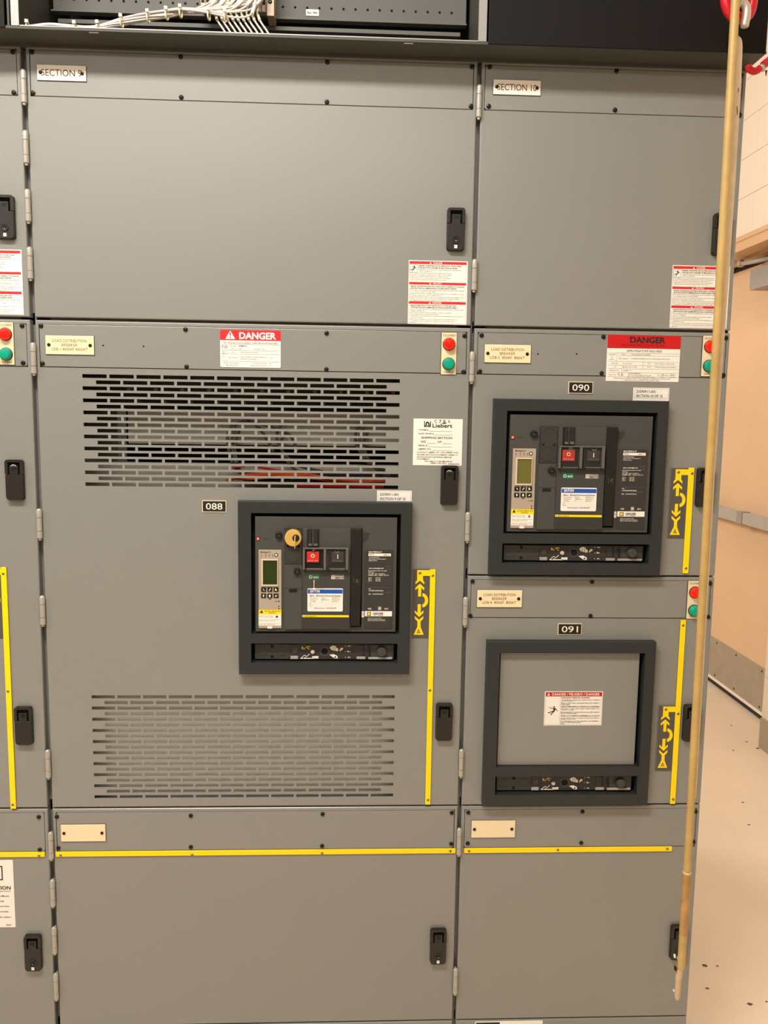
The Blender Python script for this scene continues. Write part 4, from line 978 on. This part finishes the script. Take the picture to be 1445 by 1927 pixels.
def breaker(key, root):
    x, z = BZ[key]; at = (x, 0.0, z)
    obj('bezel', BZM, root, at=at)
    m = MB().use(DEEP); R(m, 95, 140, 1085, 955, 0.010, 0.012); obj('recess', m, root, at=at)
    # faceplate
    yf = -0.015
    m = MB().use(FACE); a, c, d, b = UR(135, 181, 1047, 932)
    lv = UR(757, 258, 826, 900)
    m.sheet(a, c, d, b, yf, 0.0095, [lv], r=0.001, hole_back=0.009)
    m.use(DEEP); m.rect(lv[0], lv[1], lv[2], lv[3], 0.0088)
    face = obj('faceplate', m, root, at=at)
    m = MB().use(PLATE)
    x_, z_ = U(832, 300); m.flat([U(830, 284), U(868, 284), U(882, 290), U(872, 322), U(852, 342), U(830, 360)], yf - .0003); obj('finger_scoop', m, face, at=at)
    # pilot lamp, round screws
    x_, z_ = U(155, 327); m = MB().use(LED); m.lathe(x_, z_, [(k1 * 3, yf - .003), (k1 * 8, yf - .002), (k1 * 9, yf)], 14); m.use(BLACK); m.annulus(x_, z_, k1 * 9, k1 * 13, yf - .0003); obj('fault_lamp', m, face, at=at, label='small lit red lamp')
    m = MB().use(PLATE); TX(m, 'Reset', 188, 320, 222, 332, yf - .0003); obj('lettering', m, face, at=at)
    for cx, cy in ((290, 305), (410, 537)):
        x_, z_ = U(cx, cy); yy = yf - (.0 if cx == 290 else .004)
        m = MB().use(BLACK); m.lathe(x_, z_, [(k1 * 15, yy - .0035), (k1 * 16, yy - .006), (k1 * 22, yy - .0055), (k1 * 24, yy)], 20)
        m.use(GUARDRIM); m.line((x_ - k1 * 9, z_), (x_ + k1 * 9, z_), .0008, yy - .0038); m.line((x_, z_ - k1 * 9), (x_, z_ + k1 * 9), .0008, yy - .0038); obj('fixing_screw', m, face, at=at)
    # trip unit
    m = MB().use(TAUPE); R(m, 159, 397, 308, 905, yf - .003, yf, .001, .0006)
    tu = obj('trip_unit', m, root, at=at, label='taupe electronic trip unit')
    m = MB().use(TAUPEL); a, c, d, b = UR(178, 456, 286, 632); s_ = UR(188, 464, 281, 621); m.sheet(a, c, d, b, yf - .0062, yf - .002, [s_], r=.0008); obj('screen_frame', m, tu, at=at)
    m = MB().use(LCD if key == '088' else LCDLIT); RF(m, 186, 462, 283, 623, yf - .0045); obj('screen', m, tu, at=at, label='dark green screen' if key == '088' else 'lit olive screen')
    for r in range(2):
        for q in range(3):
            cx, cy = 192 + q * 40.5, 654 + r * 40
            m = MB().use(BLACK); R(m, cx - 16, cy - 14, cx + 16, cy + 14, yf - .0045, yf, .0006, .0005); m.use(CREAMW)
            g = (((-4, -6), (2, 6), (6, 6), (0, -6)), ((-7, 7), (-3, 8), (8, -6), (3, -8)), ((-6, -8), (-6, 6), (7, 6), (-2, -8)), ((-6, -2), (0, 9), (6, -2), (0, -9)), ((-5, -7), (-5, 8), (5, 8), (5, -7)), ((-8, 2), (-2, 7), (9, -4), (2, -4)))[r * 3 + q]
            m.flat([U(cx + p[0], cy + p[1]) for p in g], yf - .0047); obj('key_button', m, tu, at=at)
    x_, z_ = U(274, 430); m = MB().use(BLACK); m.annulus(x_, z_, k1 * 7, k1 * 12, yf - .0034); m.use(WHITE); m.disc(x_, z_, k1 * 7, yf - .0035, 12); obj('dial', m, tu, at=at)
    m = MB().use(INK); TX(m, 'Micrologic 5.0 P', 173, 406, 240, 417, yf - .0034, .015)
    for cx in (179, 205, 229, 252):
        m.disc(*U(cx, 431), k1 * 3.2, yf - .0034, 8); RF(m, cx - 3, 441, cx + 3, 443, yf - .0034)
    for cx, cy, rr in ((291, 730, 4.5), (291, 763, 4), (291, 778, 4)): m.disc(*U(cx, cy), k1 * rr, yf - .0034, 10)
    RF(m, 226, 714, 241, 718, yf - .0034); TX(m, 'alarm', 264, 728, 284, 733, yf - .0034); obj('lettering', m, tu, at=at)
    m = MB().use(YELLOW); RF(m, 160, 785, 307.5, 815, yf - .0034); m.use(WHITE); RF(m, 160, 815, 306, 888, yf - .0034); R(m, 217, 892, 248, 906, yf - .004, yf)
    m.use(INK); tri(m, *U(179, 806), k1 * 20, yf - .0036); TX(m, 'CAUTION  PRECAUCION', 196, 790, 302, 799, yf - .0036); TX(m, 'ATTENTION', 222, 802, 268, 810, yf - .0036)
    m.use(INKGREY)
    for i, t in enumerate(('Hazard of trip unit damage', 'Read instructions before setting', '', 'Riesgo de danos en la unidad de disparo', 'Lea las instrucciones antes', '', 'Risque de dommages au declencheur', 'Lire les directives')): 
        if t: TX(m, t, 166, 822 + i * 8, (252 if i < 2 else 298 if i in (3, 6) else 268), 827 + i * 8, yf - .0036)
    m.use(REDDD if key == '088' else INKGREY); m.disc(*U(278, 830), k1 * 8, yf - .0036, 14)
    obj('caution_sticker', m, tu, at=at, label='yellow and white caution sticker')
    # middle modules
    ym = yf - .005
    m = MB().use(FACE); R(m, 328, 492, 441, 912, ym + .001, yf, 0, .0006); m.use(PLATE); RF(m, 330, 643, 440, 647, ym + .0006); m.use(DEEP); RF(m, 357, 650, 411, 671, ym + .0005)
    m.use(GUARDRIM); RF(m, 330, 490, 440, 493.5, ym + .0006); obj('side_module', m, face, at=at)
    m = MB().use(PLATE); R(m, 329, 256, 441, 490, ym, yf, 0, .0006); m.use(DEEP); a, c, d, b = UR(329, 256, 441, 489); m.outline(a, c, d, b, .0008, ym - .0002)
    for cx in (351, 420): m.disc(*U(cx, 373), k1 * 9, ym - .0003, 12)
    m.use(BLACK); m.annulus(*U(385, 432), k1 * 44, k1 * 46, ym - .0003, 30, 150); m.annulus(*U(385, 432), k1 * 44, k1 * 46, ym - .0003, 210, 330)
    m.annulus(*U(385, 315), k1 * 44, k1 * 46, ym - .0003, 10, 170)
    lp = obj('lock_plate', m, root, at=at)
    if key == '088':
        x_, z_ = U(385, 315); m = MB().use(BRASS); m.lathe(x_, z_, [(k1 * 44, ym - .0105), (k1 * 52, ym - .010), (k1 * 54, ym - .008), (k1 * 54, ym)], 28); m.use(VOID); m.disc(*U(404, 315), k1 * 23, ym - .0108, 20)
        obj('brass_lock', m, lp, at=at, label='round brass key lock')
        x_, z_ = U(400, 318); m = MB().use(BRASS)
        m.box(x_ - .0011, x_ + .0011, ym - .028, ym - .0105, z_ - .008, z_ + .0065); m.box(x_ - .0007, x_ + .0009, ym - .030, ym - .024, z_ - .018, z_ - .006); obj('key', m, lp, at=at, label='brass key in the lock')
    m = MB().use(FACE)
    R(m, 443, 258, 751, 909, ym, yf, 0, .0006); m.use(PLATE); RF(m, 446, 540, 748, 905, ym - .0003); m.use(FACE2); RF(m, 446, 540, 748, 810, ym - .0005)
    m.use(PLATE); RF(m, 443, 258, 446, 909, ym - .0004)
    cm = obj('centre_module', m, root, at=at)
    m = MB().use(BLACK); R(m, 474, 259, 551, 373, ym - .002, ym, .0006, .0006); m.use(VOID); R(m, 483, 265, 505, 370, ym - .006, ym, .0008, .0012); R(m, 517, 265, 545, 370, ym - .006, ym, .0008, .0012); m.use(GUARDRIM); RF(m, 509, 264, 514, 370, ym - .0023); RF(m, 484, 352, 505, 368, ym - .0062); RF(m, 518, 352, 544, 368, ym - .0062)
    obj('charge_indicator', m, cm, at=at)
    # push buttons under hinged guards
    m = MB().use(BLACK); R(m, 462, 392, 581, 515, ym - .0015, ym); R(m, 610, 398, 733, 515, ym - .0015, ym); obj('button_well', m, cm, at=at)
    m = MB().use(REDBTN); R(m, 473, 404, 552, 474, ym - .006, ym, .0006, .0008); m.use(CREAMW)
    x_, z_ = U(512, 431); m.annulus(x_, z_, k1 * 8, k1 * 12, ym - .0063, n=18); m.use(PINK); TX(m, 'push to open', 480, 456, 546, 466, ym - .0063); obj('open_button', m, cm, at=at, label='red push button marked O')
    m = MB().use(PLATE); R(m, 633, 408, 712, 474, ym - .006, ym, .0006, .0008); m.use(CREAMW); RF(m, 670, 422, 676, 450, ym - .0063); m.use(INKGREY); TX(m, 'push to close', 640, 458, 706, 467, ym - .0063); obj('close_button', m, cm, at=at, label='black push button marked I')
    m = MB().use(GUARDRIM)
    R(m, 449, 378, 742, 388, ym - .010, ym - .001, 0, .0006)
    for xx in (582, 725): R(m, xx, 388, xx + 16, 520, ym - .010, ym - .001, 0, .0006)
    R(m, 449, 388, 461, 520, ym - .010, ym - .001, 0, .0006); R(m, 450, 518, 742, 526, ym - .006, ym, 0, .0004)
    for xx in (472, 618): R(m, xx, 511, xx + 102, 518, ym - .012, ym - .004, 0, .001)
    m.use(BLACK)
    for xx in (450, 580, 604, 720): R(m, xx, 506, xx + 18, 530, ym - .009, ym, .0006, .0006)
    obj('guard_frame', m, cm, at=at)
    m = MB().use(GUARD)
    if key == '090': R(m, 464, 392, 582, 512, ym - .0135, ym - .0125)
    R(m, 604, 392, 724, 512, ym - .0135, ym - .0125); obj('button_guard', m, cm, at=at, label='clear hinged button guard')
    m = MB().use(GUARDRIM)
    for cx in ((518, 668) if key == '090' else (668,)): m.annulus(*U(cx, 396), k1 * 7, k1 * 14, ym - .0138, 180, 360, 10)
    m.annulus(*U(518, 390), k1 * 4, k1 * 9, ym - .0105, 0, 360, 12); obj('guard_tab', m, cm, at=at)
    if key == '088':
        m = MB().use(GUARD); R(m, 462, 524, 580, 652, ym - .0075, ym - .0065); obj('button_guard', m, cm, at=at, label='clear button guard hanging open')
        m = MB().use(CREAMW); m.disc(*U(520, 592), k1 * 4, ym - .0078, 10); RF(m, 518.5, 592, 521.5, 640, ym - .0077); m.flat([U(506, 648), U(534, 648), U(520, 632)], ym - .0077); obj('guard_tab', m, cm, at=at)
    m = MB().use(GREENBTN); RF(m, 484, 551, 552, 586, ym - .0009); m.use(CREAMW); x_, z_ = U(497, 570); m.annulus(x_, z_, k1 * 7, k1 * 10, ym - .0012, n=16); TX(m, 'open', 514, 562, 546, 578, ym - .0012); obj('open_flag', m, cm, at=at, label='green flag reading O open')
    m = MB().use(PINK); RF(m, 630, 557, 713, 586, ym - .0009); m.use(INKGREY); RF(m, 656, 559, 712, 584, ym - .0011); m.use(CREAMW); TX(m, 'discharged', 660, 563, 708, 570, ym - .0013); TX(m, 'charged', 680, 575, 708, 581, ym - .0013); obj('spring_flag', m, cm, at=at, label='pale flag with a small window')
    # service sticker
    m = MB().use(WHITE); R(m, 477, 644, 705, 794, ym - .0012, ym - .0004, .0025); m.use(BLUE); RF(m, 479, 651, 704, 678, ym - .0015)
    st = obj('service_sticker', m, cm, at=at, label='white service sticker with a blue band')
    if True:
        m = MB().use(WHITE); TX(m, 'EATON', 495, 654, 556, 671, ym - .0018, .03, 2)
        m.use(INK); TX(m, 'Eaton - Electrical Services & Systems', 492, 686, 694, 697, ym - .0018, .012)
        m.use(INKGREY)
        for c_, ws in ((494, ('Installation', 'Inspection', 'Testing')), (566, ('Repair', 'Maintenance', '')), (634, ('Modification', 'Engineering', 'Retrofit'))):
            for i, t in enumerate(ws):
                y_ = 702 + i * 11; a, c, d, b = UR(c_, y_, c_ + 7, y_ + 7); m.outline(a, c, d, b, .0003, ym - .0018)
                if t: TX(m, t, c_ + 10, y_ + 1, c_ + 10 + len(t) * 3.7, y_ + 7, ym - .0018)
        for y_ in (735, 748, 762): a, c, d, b = UR(490, y_, 690, y_ + 1.3); m.rect(a, c, d, b, ym - .0018)
        TX(m, 'Job:', 488, 738, 503, 744, ym - .0018); TX(m, 'Date:', 488, 751, 508, 757, ym - .0018)
        m.use(INK); TX(m, '24 Hour Service 1-800-498-2678', 520, 768, 662, 776, ym - .0018); obj('lettering', m, cm, at=at)
    m = MB().use(YELLOW); RF(m, 443, 817, 744, 832, ym - .0009); m.use(INK); TX(m, 'NW II 3200 CT', 462, 821, 534, 829, ym - .0012); m.use(PINK); RF(m, 445, 819, 456, 830, ym - .0011); obj('rating_stripe', m, cm, at=at, label='yellow rating stripe')
    # charging handle
    m = MB().use(BLACK); m.prism([U(757, 259), U(828, 259), U(825, 560), U(820, 760), U(816, 888), U(755, 888)], yf - .007, .004, .001)
    m.use(GUARDRIM); m.disc(*U(796, 590), k1 * 5, yf - .0073, 10); m.disc(*U(795, 602), k1 * 5, yf - .0073, 10); m.line(U(775, 575), U(778, 612), .0006, yf - .0073); m.line(U(806, 585), U(806, 622), .0006, yf - .0073)
    obj('charging_handle', m, root, at=at, label='black pull-down charging handle')
    # rating plate
    yr = yf - .0012
    m = MB().use(PLATE); R(m, 848, 400, 1025, 910, yr, yf); rp = obj('rating_plate', m, root, at=at, label='dark rating plate with white print')
    m = MB().use(CREAMW); yt = yr - .0003
    RF(m, 872, 421, 1017, 439, yt)
    for t, x0, x1, y0, y1 in (('MASTERPACT', 874, 960, 407, 417), ('Circuit Breaker', 874, 944, 444, 450), ('Interruptor Automatico', 874, 986, 454, 460), ('Disjoncteur', 874, 930, 464, 470), ('4000 A FRAME/CAP', 874, 970, 514, 522), ('Interrupting rating / Icu (kA)', 871, 990, 530, 536), ('50/60 Hz', 871, 906, 540, 546), ('UL 489  IEC 60947-2', 871, 978, 550, 556), ('NEMA AB1  ANSI C37.13', 871, 1004, 559, 566), ('Cat.', 872, 888, 646, 653), ('YL3SAEDSAAENGBXX', 872, 968, 659, 666), ('S/N:', 871, 888, 681, 688), ('200309260001', 898, 966, 681, 688), ('HTE', 869, 890, 775, 785), ('SVC', 976, 1000, 775, 785), ('Square D Company USA', 868, 956, 838, 843), ('Electrical Services & Systems', 868, 978, 846, 851), ('Made with imported parts', 868, 982, 854, 859)):
        TX(m, t, x0, y0, x1, y1, yt, .014)
    for i in range(3): TX(m, ('240 V', '480 V', '600 V')[i], 871, 576 + i * 10, 893, 582 + i * 10, yt, .014); TX(m, ('100 kA', '100 kA', '85 kA')[i], 918, 576 + i * 10, 950, 582 + i * 10, yt, .014)
    m.use(INKGREY)
    for y_, x0 in ((507, 976), (525, 990), (641, 874), (671, 950)): a, c, d, b = UR(x0, y_, 1016, y_ + 1.6); m.rect(a, c, d, b, yt)
    a, c, d, b = UR(935, 767, 954, 788); m.use(CREAMW); m.outline(a, c, d, b, .0006, yt); m.rect(a + .0018, c - .0018, d + .0018, b - .0018, yt)
    m.use(INK); TX(m, 'NW 40 L', 878, 424, 912, 435, yt - .0002); TX(m, 'SER.2', 968, 427, 1006, 435, yt - .0002); obj('lettering', m, rp, at=at)
    m = MB().use(WHITE); RF(m, 848, 795, 1024, 829, yt); RF(m, 828, 797, 844, 836, yf - .0004)
    m.use(BRASS); RF(m, 862, 801, 888, 825, yt - .0002); m.use(INK); a, c, d, b = UR(862, 801, 888, 825); m.outline(a, c, d, b, .0009, yt - .0004); m.use(YELLOW); m.rect(a + .002, c - .0022, d + .0022, b - .0022, yt - .0004)
    m.use(INK); rnd = random.Random(3); bx = 901
    while bx < 970: bw = rnd.choice((1, 1.6, 2.4)); RF(m, bx, 804, bx + bw, 818, yt - .0002); bx += bw + rnd.choice((1.2, 2, 2.4))
    TX(m, 'PF  108804', 906, 820, 966, 826, yt - .0002); TX(m, 'S', 832, 808, 840, 822, yf - .0006); obj('barcode_sticker', m, rp, at=at, label='white barcode sticker')
    control_strip(root, at)
br = thing('circuit_breaker', 'dark draw-out circuit breaker under the 088 plate with a brass key lock', 'circuit breaker', (BZ['088'][0], 0, BZ['088'][1])); breaker('088', br); br.scale = (0.3725 / BW, 1, 1)
br = thing('circuit_breaker', 'dark draw-out circuit breaker under the 090 plate with a lit screen', 'circuit breaker', (BZ['090'][0], 0, BZ['090'][1])); breaker('090', br)
# vacant bay 091 with a blanking panel
x, z = BZ['091']; at = (x, 0, z)
br = thing('breaker_blank', 'dark breaker bay frame under the 091 plate closed with a grey blanking panel', 'blanking panel', at)
obj('bezel', BZM, br, at=at)
m = MB().use(DEEP); R(m, 95, 140, 1085, 955, 0.014, 0.016); obj('recess', m, br, at=at)
a, c, d, b = UR(110, 157, 1070, 942); m = MB().use(PAINT); m.plate(a + .004, c - .008, d + .0005, b - .001, -0.008, 0.0135, .0, .0008); obj('blanking_panel', m, br, at=at, label='grey blanking panel')
control_strip(br, at)
a, b = P(1025.3, 1301, -.008), P(1131.5, 1365, -.008); w, hh = b.x - a.x, a.z - b.z
X = lambda f: a.x + w * f
Zf = lambda f: a.z - hh * f
y5 = -0.0085
m = MB().use(WHITE); m.plate(a.x, b.x, b.z, a.z, y5, -0.0078); m.use(REDD); m.rect(X(.015), X(.985), Zf(.145), Zf(.025), y5 - .0002)
o = obj('hazard_label', m, br, label='small white label with a red DANGER band')
L = MB().use(WHITE); L.text('DANGER / PELIGRO / DANGER', X(.125), X(.945), Zf(.118), Zf(.05), y5 - .0004, .015, 'fit', 2); tri(L, X(.065), Zf(.12), hh * .075, y5 - .0004)
L.use(INKGREY); L.outline(X(.015), X(.985), Zf(.98), Zf(.02), .0003, y5 - .0003); L.rect(X(.265), X(.267), Zf(.98), Zf(.145), y5 - .0003)
L.use(INK); man(L, X(.155), Zf(.56), w * .2, y5 - .0004)
for t, x1, f, bd in (('LIVE PARTS BEHIND BARRIER', .775, .185, .02), ('Turn off all power supplying this equipment before working on', .955, .245, .005), ('or inside this device.', .5, .275, .005), ('Failure to follow these instructions will result in death or', .95, .338, .014), ('serious injury.', .44, .378, .014), ('PIEZAS ENERGIZADAS DETRÁS DE LA BARRERA', .955, .445, .02), ('Desenergice el equipo antes de realizar cualquier trabajo dentro', .955, .50, .005), ('o fuera de este equipo.', .52, .535, .005), ('El incumplimiento de estas instrucciones podrá causar la', .95, .605, .014), ('muerte o lesiones serias.', .56, .64, .014), ('PIÈCES SOUS TENSION DERRIÈRE LA CLOISON', .955, .715, .02), ('Coupez l\'alimentation de cet appareil avant d\'y travailler à', .95, .775, .005), ('l\'intérieur de cette cloison.', .55, .808, .005), ('Si ces directives ne sont pas respectées, cela entraînera', .94, .868, .014), ('la mort ou des blessures graves.', .65, .905, .014), ('80298-585-01', .36, .955, .0)):
    L.text(t, X(.285), X(x1), Zf(f) - hh * .016, Zf(f) + hh * .016, y5 - .0004, bd, 'fit', 1)
obj('lettering', L, o)

# ------------------------------------------------------------------ hoist pole and hooks
YPL = -0.18
def pole_pts(lst, Y): return [P(px, py, Y) for px, py in lst]
hp = thing('crank_pole', 'long tan wooden pole with a pale tip, in front of Section 10', 'pole', P(1275, 1880, YPL))
top, bot = P(1387.2, -60, YPL), P(1278, 1820, YPL)
xa = P(1292.5, 1641, YPL); xb = P(1281.5, 1818, YPL); xc = P(1276.5, 1842, YPL); xd = P(1274, 1880, YPL)
m = MB().use(WOOD); m.tube([top, top.lerp(xa, .5), xa], 0.0080, 16); obj('shaft', m, hp)
m = MB().use(HOOKMETAL); m.tube([top + Vector((0.016 * math.sin(t), 0, 0.02 - 0.016 * math.cos(t))) for t in [2 * math.pi * i / 16 for i in range(17)]], 0.003, 8); obj('hanging_ring', m, hp)
m = MB().use(WOODGRIP); g2 = P(1285.5, 1758, YPL); m.tube([xa + (xa - g2) * -.001, xa.lerp(g2, .02), g2.lerp(xa, .02), g2], [0.0080, 0.0086, 0.0086, 0.0085], 16); m.use(WOODPALE); m.tube([xa + Vector((0, 0, .001)), xa - Vector((0, 0, .002))], 0.0088, 16)
obj('grip', m, hp, label='orange-brown worn grip')
m = MB().use(WOOD); m.tube([g2, P(1284.7, 1770, YPL), xb, P(1279, 1826, YPL)], [0.0085, 0.0083, 0.0079, 0.0069], 16); obj('lower_shaft', m, hp)
m = MB().use(WOODTIP); m.tube([P(1279, 1824, YPL), xc], [0.0073, 0.0070], 12); m.tube([xc, xd.lerp(xc, .15), xd], [0.0063, 0.006, 0.0045], 12)
obj('tip', m, hp, label='pale tapered tip')
m = MB().use(SCREW); q = P(1271, 1822, YPL - .002); m.box(q.x - .002, q.x + .0012, q.y - .004, q.y + .004, q.z - .004, q.z + .003); m.use(WHITE); q = P(1269.5, 1799, YPL); m.box(q.x - .0015, q.x + .001, q.y - .003, q.y + .003, q.z - .003, q.z + .003); q = P(1268, 1864, YPL); m.box(q.x - .0012, q.x + .001, q.y - .002, q.y + .002, q.z - .002, q.z + .002); obj('pin', m, hp)
YP2 = -0.150
rp = thing('hook_rod', 'pale rod with a rounded top, hanging just behind the tan pole', 'pole', P(1300, 1500, YP2))
pts = [P(px, py, YP2) for px, py in ((1384, 69.5), (1385, 70.3), (1386.5, 72.5), (1387.6, 76), (1388.2, 82), (1388.4, 92), (1386, 154), (1376, 327), (1366, 480), (1353, 660), (1336.6, 900), (1318, 1227), (1302, 1500))]
m = MB().use(WOODPALE); m.tube(pts, [0.0008, 0.0038, 0.0058, 0.0071, 0.0079, 0.0081] + [0.0082] * 7, 18); obj('rod', m, rp)
m = MB().use(INKTAN)
for px, py in ((1389, 170), (1387, 212), (1386.5, 205)):
    q = P(px, py, YP2 - .0078); m.box(q.x - .0006, q.x + .0006, q.y - .0012, q.y + .001, q.z - .004, q.z + .004)
obj('scratch', m, rp)
hk = thing('overhead_hoist', 'red hoist hook with a pale metal finger at the top right corner', 'hoist', P(1392, 20, -0.14))
m = MB().use(HOOKMETAL); m.tube([P(1391, -30, -0.14), Vector((P(1391, -30, -0.14).x, -0.14, 4.3))], 0.012, 10); obj('chain_rod', m, hk)
YH = -0.14
pts = smooth([P(px, py, YH) for px, py in ((1362, -30), (1364, -5), (1370, 18), (1384, 32), (1400, 33), (1411, 22), (1416, 2), (1420, -25))], 5)
m = MB().use(HOOKRED); m.tube(pts, [0.0085 + 0.0025 * math.sin(math.pi * i / (len(pts) - 1)) for i in range(len(pts))], 12); obj('hook_body', m, hk)
pts = smooth([P(px, py, YH - .03) for px, py in ((1384, 12), (1391, 5), (1399, 6), (1404.5, 16), (1404, 32), (1401.5, 44), (1400.5, 52))], 5)
m = MB().use(HOOKMETAL); m.tube(pts, [0.0078] * (len(pts) - 3) + [0.0076, 0.0068, 0.005], 16); obj('metal_finger', m, hk, label='pale metal finger')
rh = thing('red_handle', 'red curved handle with a white band at the right edge', 'handle', P(1425, 125, -0.1))
YR = -0.10
pts = smooth([P(px, py, YR) for px, py in ((1407.5, 122.5), (1409.5, 129), (1417, 134), (1424, 133), (1430.5, 128))], 5)
m = MB().use(HOOKRED); m.tube(pts, [0.005] + [0.0066] * (len(pts) - 1), 16); obj('bend', m, rh)
m = MB().use(HOOKMETAL); m.tube([P(1429, 129.5, YR), P(1437, 124, YR)], 0.0063, 10); q = P(1435, 131.5, YR); m.box(q.x - .006, q.x + .004, q.y - .004, q.y + .004, q.z - .002, q.z + .003); obj('band', m, rh, label='white band')
m = MB().use(HOOKRED); m.tube(smooth([P(px, py, YR) for px, py in ((1436, 123), (1443, 117), (1460, 104), (1480, 88), (1490, 60), (1478, 10), (1445, -60), (1400, -120))], 4), 0.0078, 10); obj('grip', m, rh)
m = MB().use(SCREW); q = P(1441.5, 137, YR); m.tube([q + Vector((0, 0, .004)), q - Vector((0, 0, .006))], [.0022, .0006], 8); obj('pin', m, rh)
